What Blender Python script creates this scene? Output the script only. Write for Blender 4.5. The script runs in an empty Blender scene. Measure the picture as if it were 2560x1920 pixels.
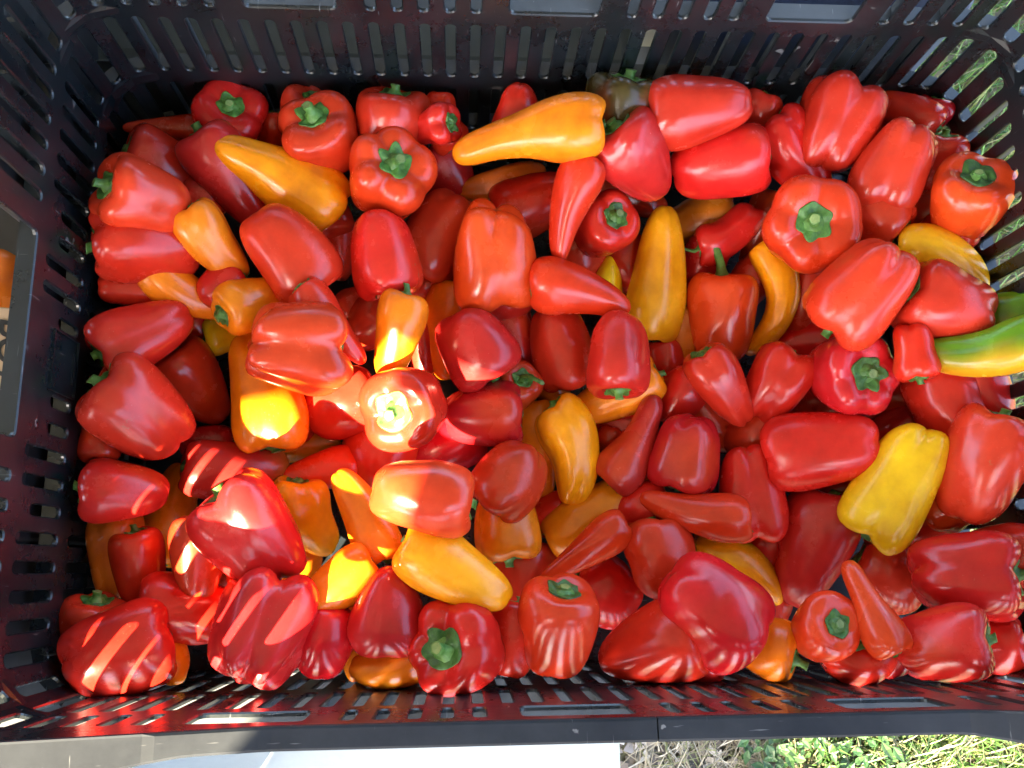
import bpy, math, random, zlib
from mathutils import Vector, Matrix
import numpy as np

scene = bpy.context.scene
# ---------------------------------------------------------------- camera
CAM = [[0.998168, -0.000244, -0.060498], [-0.012699, 0.976866, -0.213475], [0.059151, 0.213852, 0.975074]]
cam_data = bpy.data.cameras.new('camera')
cam_data.sensor_width = 36.0
cam_data.lens = 2143.0 / 2560.0 * 36.0
cam_data.clip_start = 0.02
cam_data.clip_end = 500.0
cam = bpy.data.objects.new('camera', cam_data)
scene.collection.objects.link(cam)
cam.matrix_world = Matrix.Translation((0, 0, 1.40)) @ Matrix(CAM).to_4x4()
scene.camera = cam

# ---------------------------------------------------------------- sky, sun, exposure
SUN_EL, SUN_AZ = math.radians(43), math.radians(33)     # azimuth: how far the light swings from +Y towards +X
to_sun = Vector((-math.sin(SUN_AZ) * math.cos(SUN_EL), -math.cos(SUN_AZ) * math.cos(SUN_EL), math.sin(SUN_EL)))
world = bpy.data.worlds.new('World')
scene.world = world
world.use_nodes = True
wn = world.node_tree
bg = wn.nodes['Background']
sky = wn.nodes.new('ShaderNodeTexSky')
sky.sky_type = 'NISHITA'
sky.sun_disc = False
sky.sun_elevation = SUN_EL
sky.sun_rotation = math.atan2(to_sun.x, to_sun.y)
sky.air_density = 1.0
sky.dust_density = 2.5
sky.ozone_density = 1.0
wn.links.new(sky.outputs['Color'], bg.inputs['Color'])
bg.inputs['Strength'].default_value = 0.075
sun_data = bpy.data.lights.new('sun', 'SUN')
sun_data.energy = 3.7
sun_data.angle = math.radians(0.5)
sun_data.color = (1.0, 0.87, 0.60)
sun = bpy.data.objects.new('sun', sun_data)
scene.collection.objects.link(sun)
sun.rotation_euler = to_sun.to_track_quat('Z', 'Y').to_euler()
sun.location = to_sun * 6
scene.view_settings.view_transform = 'Standard'
scene.view_settings.look = 'None'
scene.view_settings.exposure = 4.4
scene.view_settings.gamma = 1.0
scene.cycles.use_denoising = True
scene.cycles.max_bounces = 10
scene.cycles.diffuse_bounces = 5
scene.cycles.glossy_bounces = 5

C = scene.collection
ZR = 1.0            # height of the crate rim
ZB = 0.75           # table top under the crate
XL, XR, YF, YB = -.230, .341, -.065, .321

# ---------------------------------------------------------------- materials
def new_mat(name):
    m = bpy.data.materials.new(name)
    m.use_nodes = True
    nt = m.node_tree
    return m, nt, nt.nodes['Principled BSDF']

def node(nt, kind, **kw):
    n = nt.nodes.new(kind)
    for k, v in kw.items():
        if hasattr(n, k):
            setattr(n, k, v)
        else:
            n.inputs[k].default_value = v
    return n

def ramp(nt, fac, stops):
    r = nt.nodes.new('ShaderNodeValToRGB')
    while len(r.color_ramp.elements) < len(stops):
        r.color_ramp.elements.new(0.5)
    for e, (p, c) in zip(r.color_ramp.elements, stops):
        e.position = p
        e.color = (*c, 1) if len(c) == 3 else c
    nt.links.new(fac, r.inputs['Fac'])
    return r

def mix(nt, fac, a, b, blend='MIX'):
    m = nt.nodes.new('ShaderNodeMix')
    m.data_type = 'RGBA'
    m.blend_type = blend
    for sock, v in ((m.inputs[0], fac), (m.inputs[6], a), (m.inputs[7], b)):
        if hasattr(v, 'is_output'):
            nt.links.new(v, sock)
        elif isinstance(v, (int, float)):
            sock.default_value = v
        else:
            sock.default_value = (*v, 1)
    return m.outputs[2]

def simple(name, col, rough=0.5, scale=40, amt=0.25, bump=0.0, bscale=200):
    m, nt, b = new_mat(name)
    tc = node(nt, 'ShaderNodeTexCoord')
    no = node(nt, 'ShaderNodeTexNoise', Scale=scale, Detail=6.0)
    nt.links.new(tc.outputs['Object'], no.inputs['Vector'])
    dark = tuple(c * (1 - amt) for c in col)
    lite = tuple(min(1, c * (1 + amt)) for c in col)
    r = ramp(nt, no.outputs['Fac'], [(0.3, dark), (0.7, lite)])
    nt.links.new(r.outputs['Color'], b.inputs['Base Color'])
    b.inputs['Roughness'].default_value = rough
    if bump:
        n2 = node(nt, 'ShaderNodeTexNoise', Scale=bscale, Detail=4.0)
        nt.links.new(tc.outputs['Object'], n2.inputs['Vector'])
        bp = node(nt, 'ShaderNodeBump', Strength=bump, Distance=0.001)
        nt.links.new(n2.outputs['Fac'], bp.inputs['Height'])
        nt.links.new(bp.outputs['Normal'], b.inputs['Normal'])
    return m

def skin_material():
    m, nt, b = new_mat('pepper_skin')
    at = node(nt, 'ShaderNodeAttribute', attribute_name='skin')
    tc = node(nt, 'ShaderNodeTexCoord')
    oi = node(nt, 'ShaderNodeObjectInfo')
    ad = node(nt, 'ShaderNodeVectorMath', operation='ADD')
    nt.links.new(tc.outputs['Object'], ad.inputs[0])
    nt.links.new(oi.outputs['Random'], ad.inputs[1])
    no = node(nt, 'ShaderNodeTexNoise', Scale=38.0, Detail=5.0, Roughness=.6)
    nt.links.new(ad.outputs[0], no.inputs['Vector'])
    r = ramp(nt, no.outputs['Fac'], [(.3, (.74, .66, .68)), (.72, (1.14, 1.26, 1.16))])
    c1 = mix(nt, 1.0, at.outputs['Color'], r.outputs['Color'], 'MULTIPLY')
    # pale pores and a few brown scuffs
    vo = node(nt, 'ShaderNodeTexVoronoi', Scale=420.0)
    nt.links.new(ad.outputs[0], vo.inputs['Vector'])
    n3 = node(nt, 'ShaderNodeTexNoise', Scale=55.0, Detail=2.0)
    nt.links.new(ad.outputs[0], n3.inputs['Vector'])
    spot = ramp(nt, vo.outputs['Distance'], [(.0, (1, 1, 1)), (.16, (0, 0, 0))])
    zone = ramp(nt, n3.outputs['Fac'], [(.54, (0, 0, 0)), (.72, (.5, .5, .5))])
    f = mix(nt, 1.0, spot.outputs['Color'], zone.outputs['Color'], 'MULTIPLY')
    c2 = mix(nt, f, c1, (.55, .3, .2))
    n4 = node(nt, 'ShaderNodeTexNoise', Scale=26.0, Detail=7.0, Roughness=.75)
    nt.links.new(ad.outputs[0], n4.inputs['Vector'])
    sc = ramp(nt, n4.outputs['Fac'], [(.685, (0, 0, 0)), (.715, (.6, .6, .6))])
    c3 = mix(nt, sc.outputs['Color'], c2, (.30, .12, .05))
    nt.links.new(c3, b.inputs['Base Color'])
    rr = ramp(nt, no.outputs['Fac'], [(.3, (.16, .16, .16)), (.75, (.33, .33, .33))])
    nt.links.new(rr.outputs['Color'], b.inputs['Roughness'])
    b.inputs['IOR'].default_value = 1.47
    b.inputs['Subsurface Weight'].default_value = 0.12
    b.inputs['Subsurface Radius'].default_value = (.9, .25, .1)
    b.inputs['Subsurface Scale'].default_value = 0.004
    n5 = node(nt, 'ShaderNodeTexNoise', Scale=120.0, Detail=3.0)
    nt.links.new(ad.outputs[0], n5.inputs['Vector'])
    bp = node(nt, 'ShaderNodeBump', Strength=.10, Distance=.0012)
    nt.links.new(n5.outputs['Fac'], bp.inputs['Height'])
    nt.links.new(bp.outputs['Normal'], b.inputs['Normal'])
    return m

def green_material(name, a, c, cut=None):
    m, nt, b = new_mat(name)
    tc = node(nt, 'ShaderNodeTexCoord')
    oi = node(nt, 'ShaderNodeObjectInfo')
    ad = node(nt, 'ShaderNodeVectorMath', operation='ADD')
    nt.links.new(tc.outputs['Object'], ad.inputs[0])
    nt.links.new(oi.outputs['Random'], ad.inputs[1])
    no = node(nt, 'ShaderNodeTexNoise', Scale=240.0, Detail=6.0, Roughness=.65)
    nt.links.new(ad.outputs[0], no.inputs['Vector'])
    r = ramp(nt, no.outputs['Fac'], [(.3, a), (.7, c)])
    v = node(nt, 'ShaderNodeMapRange')
    v.inputs[3].default_value = .7
    v.inputs[4].default_value = 1.35
    nt.links.new(oi.outputs['Random'], v.inputs[0])
    c1 = mix(nt, 1.0, r.outputs['Color'], v.outputs[0], 'MULTIPLY')
    nt.links.new(c1, b.inputs['Base Color'])
    b.inputs['Roughness'].default_value = .42
    bp = node(nt, 'ShaderNodeBump', Strength=.55, Distance=.0012)
    nt.links.new(no.outputs['Fac'], bp.inputs['Height'])
    nt.links.new(bp.outputs['Normal'], b.inputs['Normal'])
    return m

def crate_material(name, col, rough, dust):
    m, nt, b = new_mat(name)
    tc = node(nt, 'ShaderNodeTexCoord')
    n1 = node(nt, 'ShaderNodeTexNoise', Scale=18.0, Detail=8.0, Roughness=.7)
    nt.links.new(tc.outputs['Object'], n1.inputs['Vector'])
    r1 = ramp(nt, n1.outputs['Fac'], [(.35, col), (.75, dust)])
    # short pale scratches: stretched noise along two directions
    last = r1.outputs['Color']
    for k, (rot, sc) in enumerate((((.3, .2, .9), (60, 900, 60)), ((1.1, .6, -.5), (700, 55, 70)))):
        mp = node(nt, 'ShaderNodeMapping')
        mp.inputs['Rotation'].default_value = rot
        mp.inputs['Scale'].default_value = sc
        nt.links.new(tc.outputs['Object'], mp.inputs['Vector'])
        n2 = node(nt, 'ShaderNodeTexNoise', Scale=1.0, Detail=2.0)
        nt.links.new(mp.outputs[0], n2.inputs['Vector'])
        s = ramp(nt, n2.outputs['Fac'], [(.715, (0, 0, 0)), (.76, (.4, .4, .4))])
        last = mix(nt, s.outputs['Color'], last, (.22, .22, .22))
    n3 = node(nt, 'ShaderNodeTexNoise', Scale=110.0, Detail=3.0)
    nt.links.new(tc.outputs['Object'], n3.inputs['Vector'])
    s = ramp(nt, n3.outputs['Fac'], [(.735, (0, 0, 0)), (.765, (.5, .5, .5))])
    last = mix(nt, s.outputs['Color'], last, (.26, .25, .24))
    nt.links.new(last, b.inputs['Base Color'])
    rr = ramp(nt, n1.outputs['Fac'], [(.3, (rough * .8,) * 3), (.75, (rough * 1.5,) * 3)])
    nt.links.new(rr.outputs['Color'], b.inputs['Roughness'])
    bp = node(nt, 'ShaderNodeBump', Strength=.12, Distance=.001)
    nt.links.new(n3.outputs['Fac'], bp.inputs['Height'])
    nt.links.new(bp.outputs['Normal'], b.inputs['Normal'])
    return m

M_SKIN = skin_material()
M_CALYX = green_material('calyx_green', (.022, .085, .013), (.09, .23, .038))
M_STEM = green_material('stem_green', (.04, .13, .02), (.13, .28, .055))
M_CUT = green_material('cut_stem_end', (.12, .21, .05), (.26, .34, .11))
M_CRATE = crate_material('black_crate_plastic', (.0042, .0062, .008), .26, (.012, .016, .019))
M_RIB = crate_material('dusty_rib_plastic', (.028, .032, .036), .5, (.066, .074, .08))
M_RIM = crate_material('worn_rim_plastic', (.013, .0145, .018), .7, (.034, .036, .04))

M_RIM.node_tree.nodes['Principled BSDF'].inputs['Specular IOR Level'].default_value = .1

# ---------------------------------------------------------------- helpers
def mesh_obj(name, verts, faces, mat, parent=None, smooth=False, loc=None):
    me = bpy.data.meshes.new(name)
    me.from_pydata([tuple(v) for v in verts], [], [tuple(f) for f in faces])
    me.materials.append(mat)
    if smooth:
        me.polygons.foreach_set('use_smooth', [True] * len(me.polygons))
    me.update()
    o = bpy.data.objects.new(name, me)
    C.objects.link(o)
    if parent:
        o.parent = parent
    if loc is not None:
        o.location = loc
    return o

def tag(o, label=None, cat=None, group=None, kind=None):
    for k, v in (('label', label), ('category', cat), ('group', group), ('kind', kind)):
        if v:
            o[k] = v
    return o

def empty(name, loc, rot=None):
    o = bpy.data.objects.new(name, None)
    o.empty_display_size = .03
    C.objects.link(o)
    o.location = loc
    if rot is not None:
        o.rotation_mode = 'QUATERNION'
        o.rotation_quaternion = rot
    return o

class MB:
    def __init__(s): s.v, s.f = [], []
    def box(s, x0, x1, y0, y1, z0, z1):
        n = len(s.v)
        s.v += [(x, y, z) for z in (z0, z1) for y in (y0, y1) for x in (x0, x1)]
        s.f += [tuple(n + i for i in q) for q in ((0, 2, 3, 1), (4, 5, 7, 6), (0, 1, 5, 4), (2, 6, 7, 3), (0, 4, 6, 2), (1, 3, 7, 5))]
    def quad(s, *p):
        n = len(s.v); s.v += list(p); s.f.append(tuple(range(n, n + len(p))))
    def obj(s, name, mat, parent=None, smooth=False):
        return mesh_obj(name, s.v, s.f, mat, parent, smooth)

# ---------------------------------------------------------------- the crate
RC = .032                                   # corner radius
TH = .0024                                  # wall sheet
RIB = .0125                                 # how far ribs stand out
LX, LY = (XR - XL) - 2 * RC, (YB - YF) - 2 * RC
NX, NY, NC = 33, 21, 3
def wall_path():
    """Stations round the inside of the crate: list of (point, outward normal) at the column edges, per side."""
    st = []
    def straight(p, d, n, L, k):
        for i in range(k):
            st.append((p + d * (L * i / k), n))
    def arc(c, a0, k):
        for i in range(k):
            a = a0 + (math.pi / 2) * i / k
            n = Vector((math.cos(a), math.sin(a)))
            st.append((c + n * RC, n))
    V = Vector
    straight(V((XL + RC, YF)), V((1, 0)), V((0, -1)), LX, NX)
    arc(V((XR - RC, YF + RC)), -math.pi / 2, NC)
    straight(V((XR, YF + RC)), V((0, 1)), V((1, 0)), LY, NY)
    arc(V((XR - RC, YB - RC)), 0, NC)
    straight(V((XR - RC, YB)), V((-1, 0)), V((0, 1)), LX, NX)
    arc(V((XL + RC, YB - RC)), math.pi / 2, NC)
    straight(V((XL, YB - RC)), V((0, -1)), V((-1, 0)), LY, NY)
    arc(V((XL + RC, YF + RC)), math.pi, NC)
    return st
ST = wall_path()
NS = len(ST)
def at(s, off, z):
    """s counts columns round the crate (fractions allowed), off is the distance outwards from the inner face."""
    i = math.floor(s); f = s - i
    p0, n0 = ST[i % NS]; p1, n1 = ST[(i + 1) % NS]
    n = n0.lerp(n1, f)
    if n.length: n = n.normalized()
    p = p0.lerp(p1, f)
    if (n0 - n1).length > 1e-4:                      # on a corner arc: keep the radius
        k = i % NS
        c = p0 - n0 * RC
        p = c + n * RC
    q = p + n * off
    return (q.x, q.y, ZR + z)
COLW = LX / NX
def rise(s):
    """The ends of the crate stand higher: the rim climbs towards each corner."""
    s = s % NS
    k1, k2, k3, k4 = NX, NX + NC + NY, 2 * NX + 2 * NC + NY, 2 * NX + 3 * NC + 2 * NY
    if s <= k1: t = max(1 - s / 7.5, 1 - (k1 - s) / 5.0)
    elif k2 + NC <= s <= k3: t = max(1 - (s - k2 - NC) / 5.0, 1 - (k3 - s) / 7.5)
    else: t = 1
    return .025 * max(0, min(1, t))

ROWS = [(-.0465, -.016), (-.113, -.058), (-.180, -.127), (-.236, -.194)]   # slot bottom, slot top
END_ROWS = [(-.054, .003), (-.113, -.066)] + ROWS[2:]
HALF = .0031                                                # half slot width
def hole_ring(s0, s1, z0, z1, zb, zt, hw, r, grow):
    sc, w = (s0 + s1) / 2, hw + grow
    zb, zt, r = zb - grow, zt + grow, r + grow
    pts = []
    for cx_, cz_, a0 in ((w - r, zt - r, 0), (-w + r, zt - r, 90), (-w + r, zb + r, 180), (w - r, zb + r, 270)):
        for k in range(5):
            a = math.radians(a0 + 90 * k / 4)
            pts.append((cx_ + r * math.cos(a), cz_ + r * math.sin(a)))
    return [(sc + x / COLW, z) for x, z in pts]

def wall(mb, sa, sb, handles, blanks, end=False):
    """One side: columns sa..sb-1."""
    rows = END_ROWS if end else ROWS
    top = .021 if end else -.004
    def grid(s0, s1, z0, z1):
        mb.quad(at(s0, 0, z0), at(s0, 0, z1), at(s1, 0, z1), at(s1, 0, z0))
        mb.quad(at(s0, TH, z0), at(s1, TH, z0), at(s1, TH, z1), at(s0, TH, z1))
    def cell(s0, s1, z0, z1, zb, zt, hw, r):
        rings = [(hole_ring(s0, s1, z0, z1, zb, zt, hw, r, .0007), 0), (hole_ring(s0, s1, z0, z1, zb, zt, hw, r, 0), .0008),
                 (hole_ring(s0, s1, z0, z1, zb, zt, hw, r, 0), TH)]
        N = len(rings[0][0])
        for ring, off, flip in ((rings[0][0], 0, False), (rings[2][0], TH, True)):
            n = len(mb.v)
            mb.v += [at(s, off, z) for s, z in ring] + [at(s1, off, z1), at(s0, off, z1), at(s0, off, z0), at(s1, off, z0)]
            for i in range(N):
                j = (i + 1) % N
                qi, qj = i // 5, j // 5
                f = [n + i, n + j, n + N + qj] if qi == qj else [n + i, n + j, n + N + qj, n + N + qi]
                mb.f.append(tuple(f if flip else f[::-1]))
        for (ra, oa), (rb, ob) in zip(rings, rings[1:]):
            n = len(mb.v)
            mb.v += [at(s, oa, z) for s, z in ra] + [at(s, ob, z) for s, z in rb]
            for i in range(N):
                j = (i + 1) % N
                mb.f.append((n + i, n + N + i, n + N + j, n + j))
    zz = [top]
    for zb, zt in rows:
        zz += [zt + .0035, zb - .0035]
    zz.append(-.25)
    # solid bands
    for z1, z0 in [(zz[0], zz[1]), (zz[2], zz[3]), (zz[4], zz[5]), (zz[6], zz[7]), (zz[8], zz[9])]:
        if z1 - z0 > 1e-5:
            for s in range(sa, sb):
                if z1 == top and not end:
                    a, b = z1 + rise(s), z1 + rise(s + 1)
                    mb.quad(at(s, 0, z0), at(s, 0, a), at(s + 1, 0, b), at(s + 1, 0, z0))
                    mb.quad(at(s, TH, z0), at(s + 1, TH, z0), at(s + 1, TH, b), at(s, TH, a))
                else:
                    grid(s, s + 1, z0, z1)
    for ri, (zb, zt) in enumerate(rows):
        z1, z0 = zz[1 + 2 * ri], zz[2 + 2 * ri]
        s = sa
        while s < sb:
            h = next((h for h in handles if h[0] == s), None) if ri == 0 else None
            if h:
                span, hw = h[1], h[2]
                cell(s, s + span, z0, z1, zb, zt, hw, .004)
                s += span
                continue
            if (ri, s) in blanks:
                grid(s, s + 1, z0, z1)
            else:
                b = blanks.get(('short', ri, s), 0)
                cell(s, s + 1, z0, z1, zb, zt - b, HALF, HALF)
            s += 1

def ribs(mb, sa, sb, end=False):
    ROWS_, RIB_ = (END_ROWS, .0105) if end else (ROWS, RIB)
    _ribs(mb, sa, sb, ROWS_, RIB_)
def _ribs(mb, sa, sb, ROWS, RIB):
    """Flat ledges below each row of slots and upright ribs between every second pair, on the outside of the wall."""
    def bar(s0, s1, z0, z1, o0, o1, k=1):
        for i in range(k):
            a, b = s0 + (s1 - s0) * i / k, s0 + (s1 - s0) * (i + 1) / k
            P = [at(s, o, z) for z in (z0, z1) for o in (o0, o1) for s in (a, b)]
            n = len(mb.v); mb.v += P
            fs = [(0, 1, 3, 2), (4, 6, 7, 5), (2, 3, 7, 6)]
            if i == 0: fs.append((0, 2, 6, 4))
            if i == k - 1: fs.append((1, 5, 7, 3))
            mb.f += [tuple(n + q for q in f) for f in fs]
    for zb, zt in ROWS:
        for s in range(sa, sb):
            bar(s, s + 1, zb - .0032, zb - .0001, TH, RIB)
    for s in range(sa + 1, sb, 2):
        w = .0011 / COLW
        for z1, z0 in ((-.0175, ROWS[0][0]), (ROWS[0][0] - .0033, ROWS[1][0]), (ROWS[1][0] - .0033, ROWS[2][0]), (ROWS[2][0] - .0033, ROWS[3][0])):
            if z1 > -.03 and any(a < s < b for a, b in HSPANS): continue
            bar(s - w, s + w, z0, z1, TH, RIB - .0006)

crate = tag(empty('plastic_crate', ((XL + XR) / 2, (YF + YB) / 2, ZB)), 'worn black slotted plastic crate filled with red, orange and yellow peppers', 'crate')
CR = Vector(crate.location)
def crate_part(name, mb, mat, label=None):
    o = mesh_obj(name, [Vector(v) - CR for v in mb.v], mb.f, mat, crate)
    if label: o['label'] = label
    return o
s_front, s_fr = 0, NX
s_right = NX + NC
s_back = s_right + NY + NC
s_left = s_back + NX + NC
def side_handles(s0): return [(s0 + 4, 5, .0265), (s0 + 14, 5, .0265), (s0 + 24, 5, .0265)]
def end_handles(s0): return [(s0 + 6, 9, .057)]
HSPANS = []
for s0 in (s_front, s_back): HSPANS += [(a, a + k) for a, k, _ in side_handles(s0)]
for s0 in (s_right, s_left): HSPANS += [(a, a + k) for a, k, _ in end_handles(s0)]
blank_left = {(1, s_left + 10): 1, (1, s_left + 11): 1}
for k in (9, 12, 13): blank_left[('short', 1, s_left + k)] = .022
for k in (5, 6, 16): blank_left[('short', 1, s_left + k)] = .012
for lab, a, b, hs, bl in (('inner face of the front wall reflecting the red peppers', -1, NX + 1, side_handles(s_front), {}),
                          (None, NX + 1, s_back - 2, end_handles(s_right), {}),
                          (None, s_back - 2, s_left - 1, side_handles(s_back), {}),
                          ('end wall with one wide hand hole', s_left - 1, NS - 1, end_handles(s_left), blank_left)):
    mb = MB()
    wall(mb, a, b, hs, bl, a in (NX + 1, s_left - 1))
    o = crate_part('slotted_wall', mb, M_CRATE, lab)
    rb = MB()
    ribs(rb, a, b, a in (NX + 1, s_left - 1))
    r = mesh_obj('outer_rib', [Vector(v) - CR for v in rb.v], rb.f, M_CRATE if 'end wall' in (lab or '') else M_RIB, o)
# latch plate on the left wall
mb = MB()
def plate(mb, s0, s1, z0, z1, o0, o1):
    P = [at(s, o, z) for z in (z0, z1) for o in (o0, o1) for s in (s0, s1)]
    n = len(mb.v); mb.v += P
    mb.f += [tuple(n + q for q in f) for f in ((0, 1, 3, 2), (4, 6, 7, 5), (0, 4, 5, 1), (2, 3, 7, 6), (0, 2, 6, 4), (1, 5, 7, 3))]
for a in ((s_left + 9.9, s_left + 12.1, -.1145, -.1135), (s_left + 9.9, s_left + 12.1, -.083, -.082), (s_left + 9.85, s_left + 9.9, -.1145, -.082), (s_left + 12.1, s_left + 12.15, -.1145, -.082), (s_left + 10.4, s_left + 11.6, -.111, -.109)):
    plate(mb, *a, -.0016, .0002)
crate_part('latch_plate', mb, M_CRATE)

# rim: a flat flange round the top, wider at the corners
def rim_width(s):
    s = s % NS
    d = min(abs(((s - c + NS / 2) % NS) - NS / 2) for c in (NX + NC / 2, s_right + NY + NC / 2, s_back + NX + NC / 2, s_left + NY + NC / 2))
    t = max(0.0, min(1.0, (7.2 - d) / 3.6))
    t2 = max(0.0, min(1.0, (6.0 - d) / .25))
    return .0098 + .0062 * t * t * (3 - 2 * t), -.0012 * t2
def rim(mb, sa, sb, sub=3):
    prof = lambda w, dz: [(-.0004, -.0045), (-.0004, -.0008), (.0006, 0 + dz), (w - .0012, 0 + dz), (w, -.0012 + dz), (w, -.017), (w - .003, -.017), (w - .003, -.0045)]
    rings = []
    n_ = int(round((sb - sa) * sub))
    for i in range(n_ + 1):
        s = sa + (sb - sa) * i / n_
        w, dz = rim_width(s)
        rings.append([at(s, o, z + rise(s)) for o, z in prof(w, dz)])
    n = len(mb.v)
    K = 8
    for r_ in rings: mb.v += r_
    for i in range(n_):
        for k in range(K):
            a, b = n + i * K + k, n + i * K + (k + 1) % K
            mb.f.append((a, b, b + K, a + K))
    mb.f.append(tuple(n + k for k in range(K)))
    mb.f.append(tuple(n + n_ * K + k for k in range(K))[::-1])
mb = MB()
SEAM = 18.6
rim(mb, SEAM + .02, SEAM + NS - .02, 3)
crate_part('rim', mb, M_RIM)
mb = MB()
mb.box(XL + .012, XR - .012, YF + .012, YB - .012, ZB + .004, ZB + .010)
mb.box(XL - .002, XR + .002, YF - .002, YF + .012, ZB + .002, ZB + .009)
mb.box(XL - .002, XR + .002, YB - .012, YB + .002, ZB + .002, ZB + .009)
mb.box(XL - .002, XL + .012, YF + .012, YB - .012, ZB + .002, ZB + .009)
mb.box(XR - .012, XR + .002, YF + .012, YB - .012, ZB + .002, ZB + .009)
crate_part('floor_panel', mb, M_CRATE)

# ---------------------------------------------------------------- pepper shape
PROF = {
 'bell':   [(0,-.470),(.2,-.487),(.44,-.475),(.67,-.40),(.83,-.25),(.93,-.04),(.99,.15),(1,.27),(.94,.40),(.76,.478),(.55,.488),(.38,.458),(.2,.425),(0,.42)],
 'oblong': [(0,-.485),(.18,-.49),(.38,-.455),(.58,-.36),(.75,-.2),(.9,.02),(1,.2),(.985,.33),(.89,.43),(.71,.482),(.52,.487),(.36,.46),(.2,.44),(0,.435)],
 'cone':   [(0,-.5),(.16,-.492),(.32,-.45),(.46,-.36),(.6,-.2),(.8,.02),(.96,.2),(1,.31),(.92,.42),(.72,.485),(.52,.485),(.36,.455),(.2,.44),(0,.435)],
 'horn':   [(0,-.5),(.17,-.492),(.34,-.455),(.47,-.36),(.54,-.2),(.68,-.02),(.9,.16),(1,.3),(.94,.42),(.74,.485),(.52,.485),(.36,.455),(.2,.44),(0,.435)],
 'heart':  [(0,-.5),(.2,-.485),(.42,-.41),(.62,-.27),(.8,-.09),(.94,.09),(1,.24),(.97,.36),(.86,.45),(.68,.488),(.5,.485),(.35,.455),(.2,.43),(0,.425)],
 'round':  [(0,-.48),(.25,-.485),(.52,-.44),(.76,-.32),(.92,-.13),(1,.06),(.98,.24),(.89,.38),(.75,.455),(.6,.485),(.46,.475),(.33,.45),(.2,.43),(0,.425)],
 'knob':   [(0,-.46),(.25,-.49),(.52,-.48),(.72,-.4),(.8,-.24),(.82,-.05),(.9,.12),(1,.27),(.95,.4),(.78,.485),(.54,.49),(.36,.46),(.2,.43),(0,.425)],
}

SKIN = {'R': (.61, .023, .011), 'C': (.55, .014, .015), 'S': (.66, .034, .009), 'O': (.90, .20, .006), 'Y': (.96, .35, .006),
        'L': (.96, .53, .008), 'B': (.66, .150, .010), 'E': (.52, .022, .012), 'G': (.40, .10, .012), 'H': (.20, .34, .012)}
KIND = {'R': 'red_pepper', 'C': 'red_pepper', 'S': 'red_pepper', 'E': 'red_pepper', 'O': 'orange_pepper', 'B': 'orange_pepper', 'Y': 'orange_pepper', 'L': 'yellow_pepper', 'G': 'green_pepper', 'H': 'green_pepper'}
GROUP = {'red_pepper': 'red peppers heaped in the crate', 'orange_pepper': 'orange peppers heaped in the crate', 'yellow_pepper': 'yellow peppers heaped in the crate', 'green_pepper': 'half-ripe green peppers heaped in the crate'}

def catmull(P, m):
    P = np.array(P, float)
    Q = np.vstack([2 * P[0] - P[1], P, 2 * P[-1] - P[-2]])
    seg = len(P) - 1
    t = np.linspace(0, seg, m)
    i = np.minimum(t.astype(int), seg - 1)
    f = (t - i)[:, None]
    p0, p1, p2, p3 = Q[i], Q[i + 1], Q[i + 2], Q[i + 3]
    return .5 * (2 * p1 + (p2 - p0) * f + (2 * p0 - 5 * p1 + 4 * p2 - p3) * f * f + (3 * p1 - p0 - 3 * p2 + p3) * f ** 3)

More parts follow.
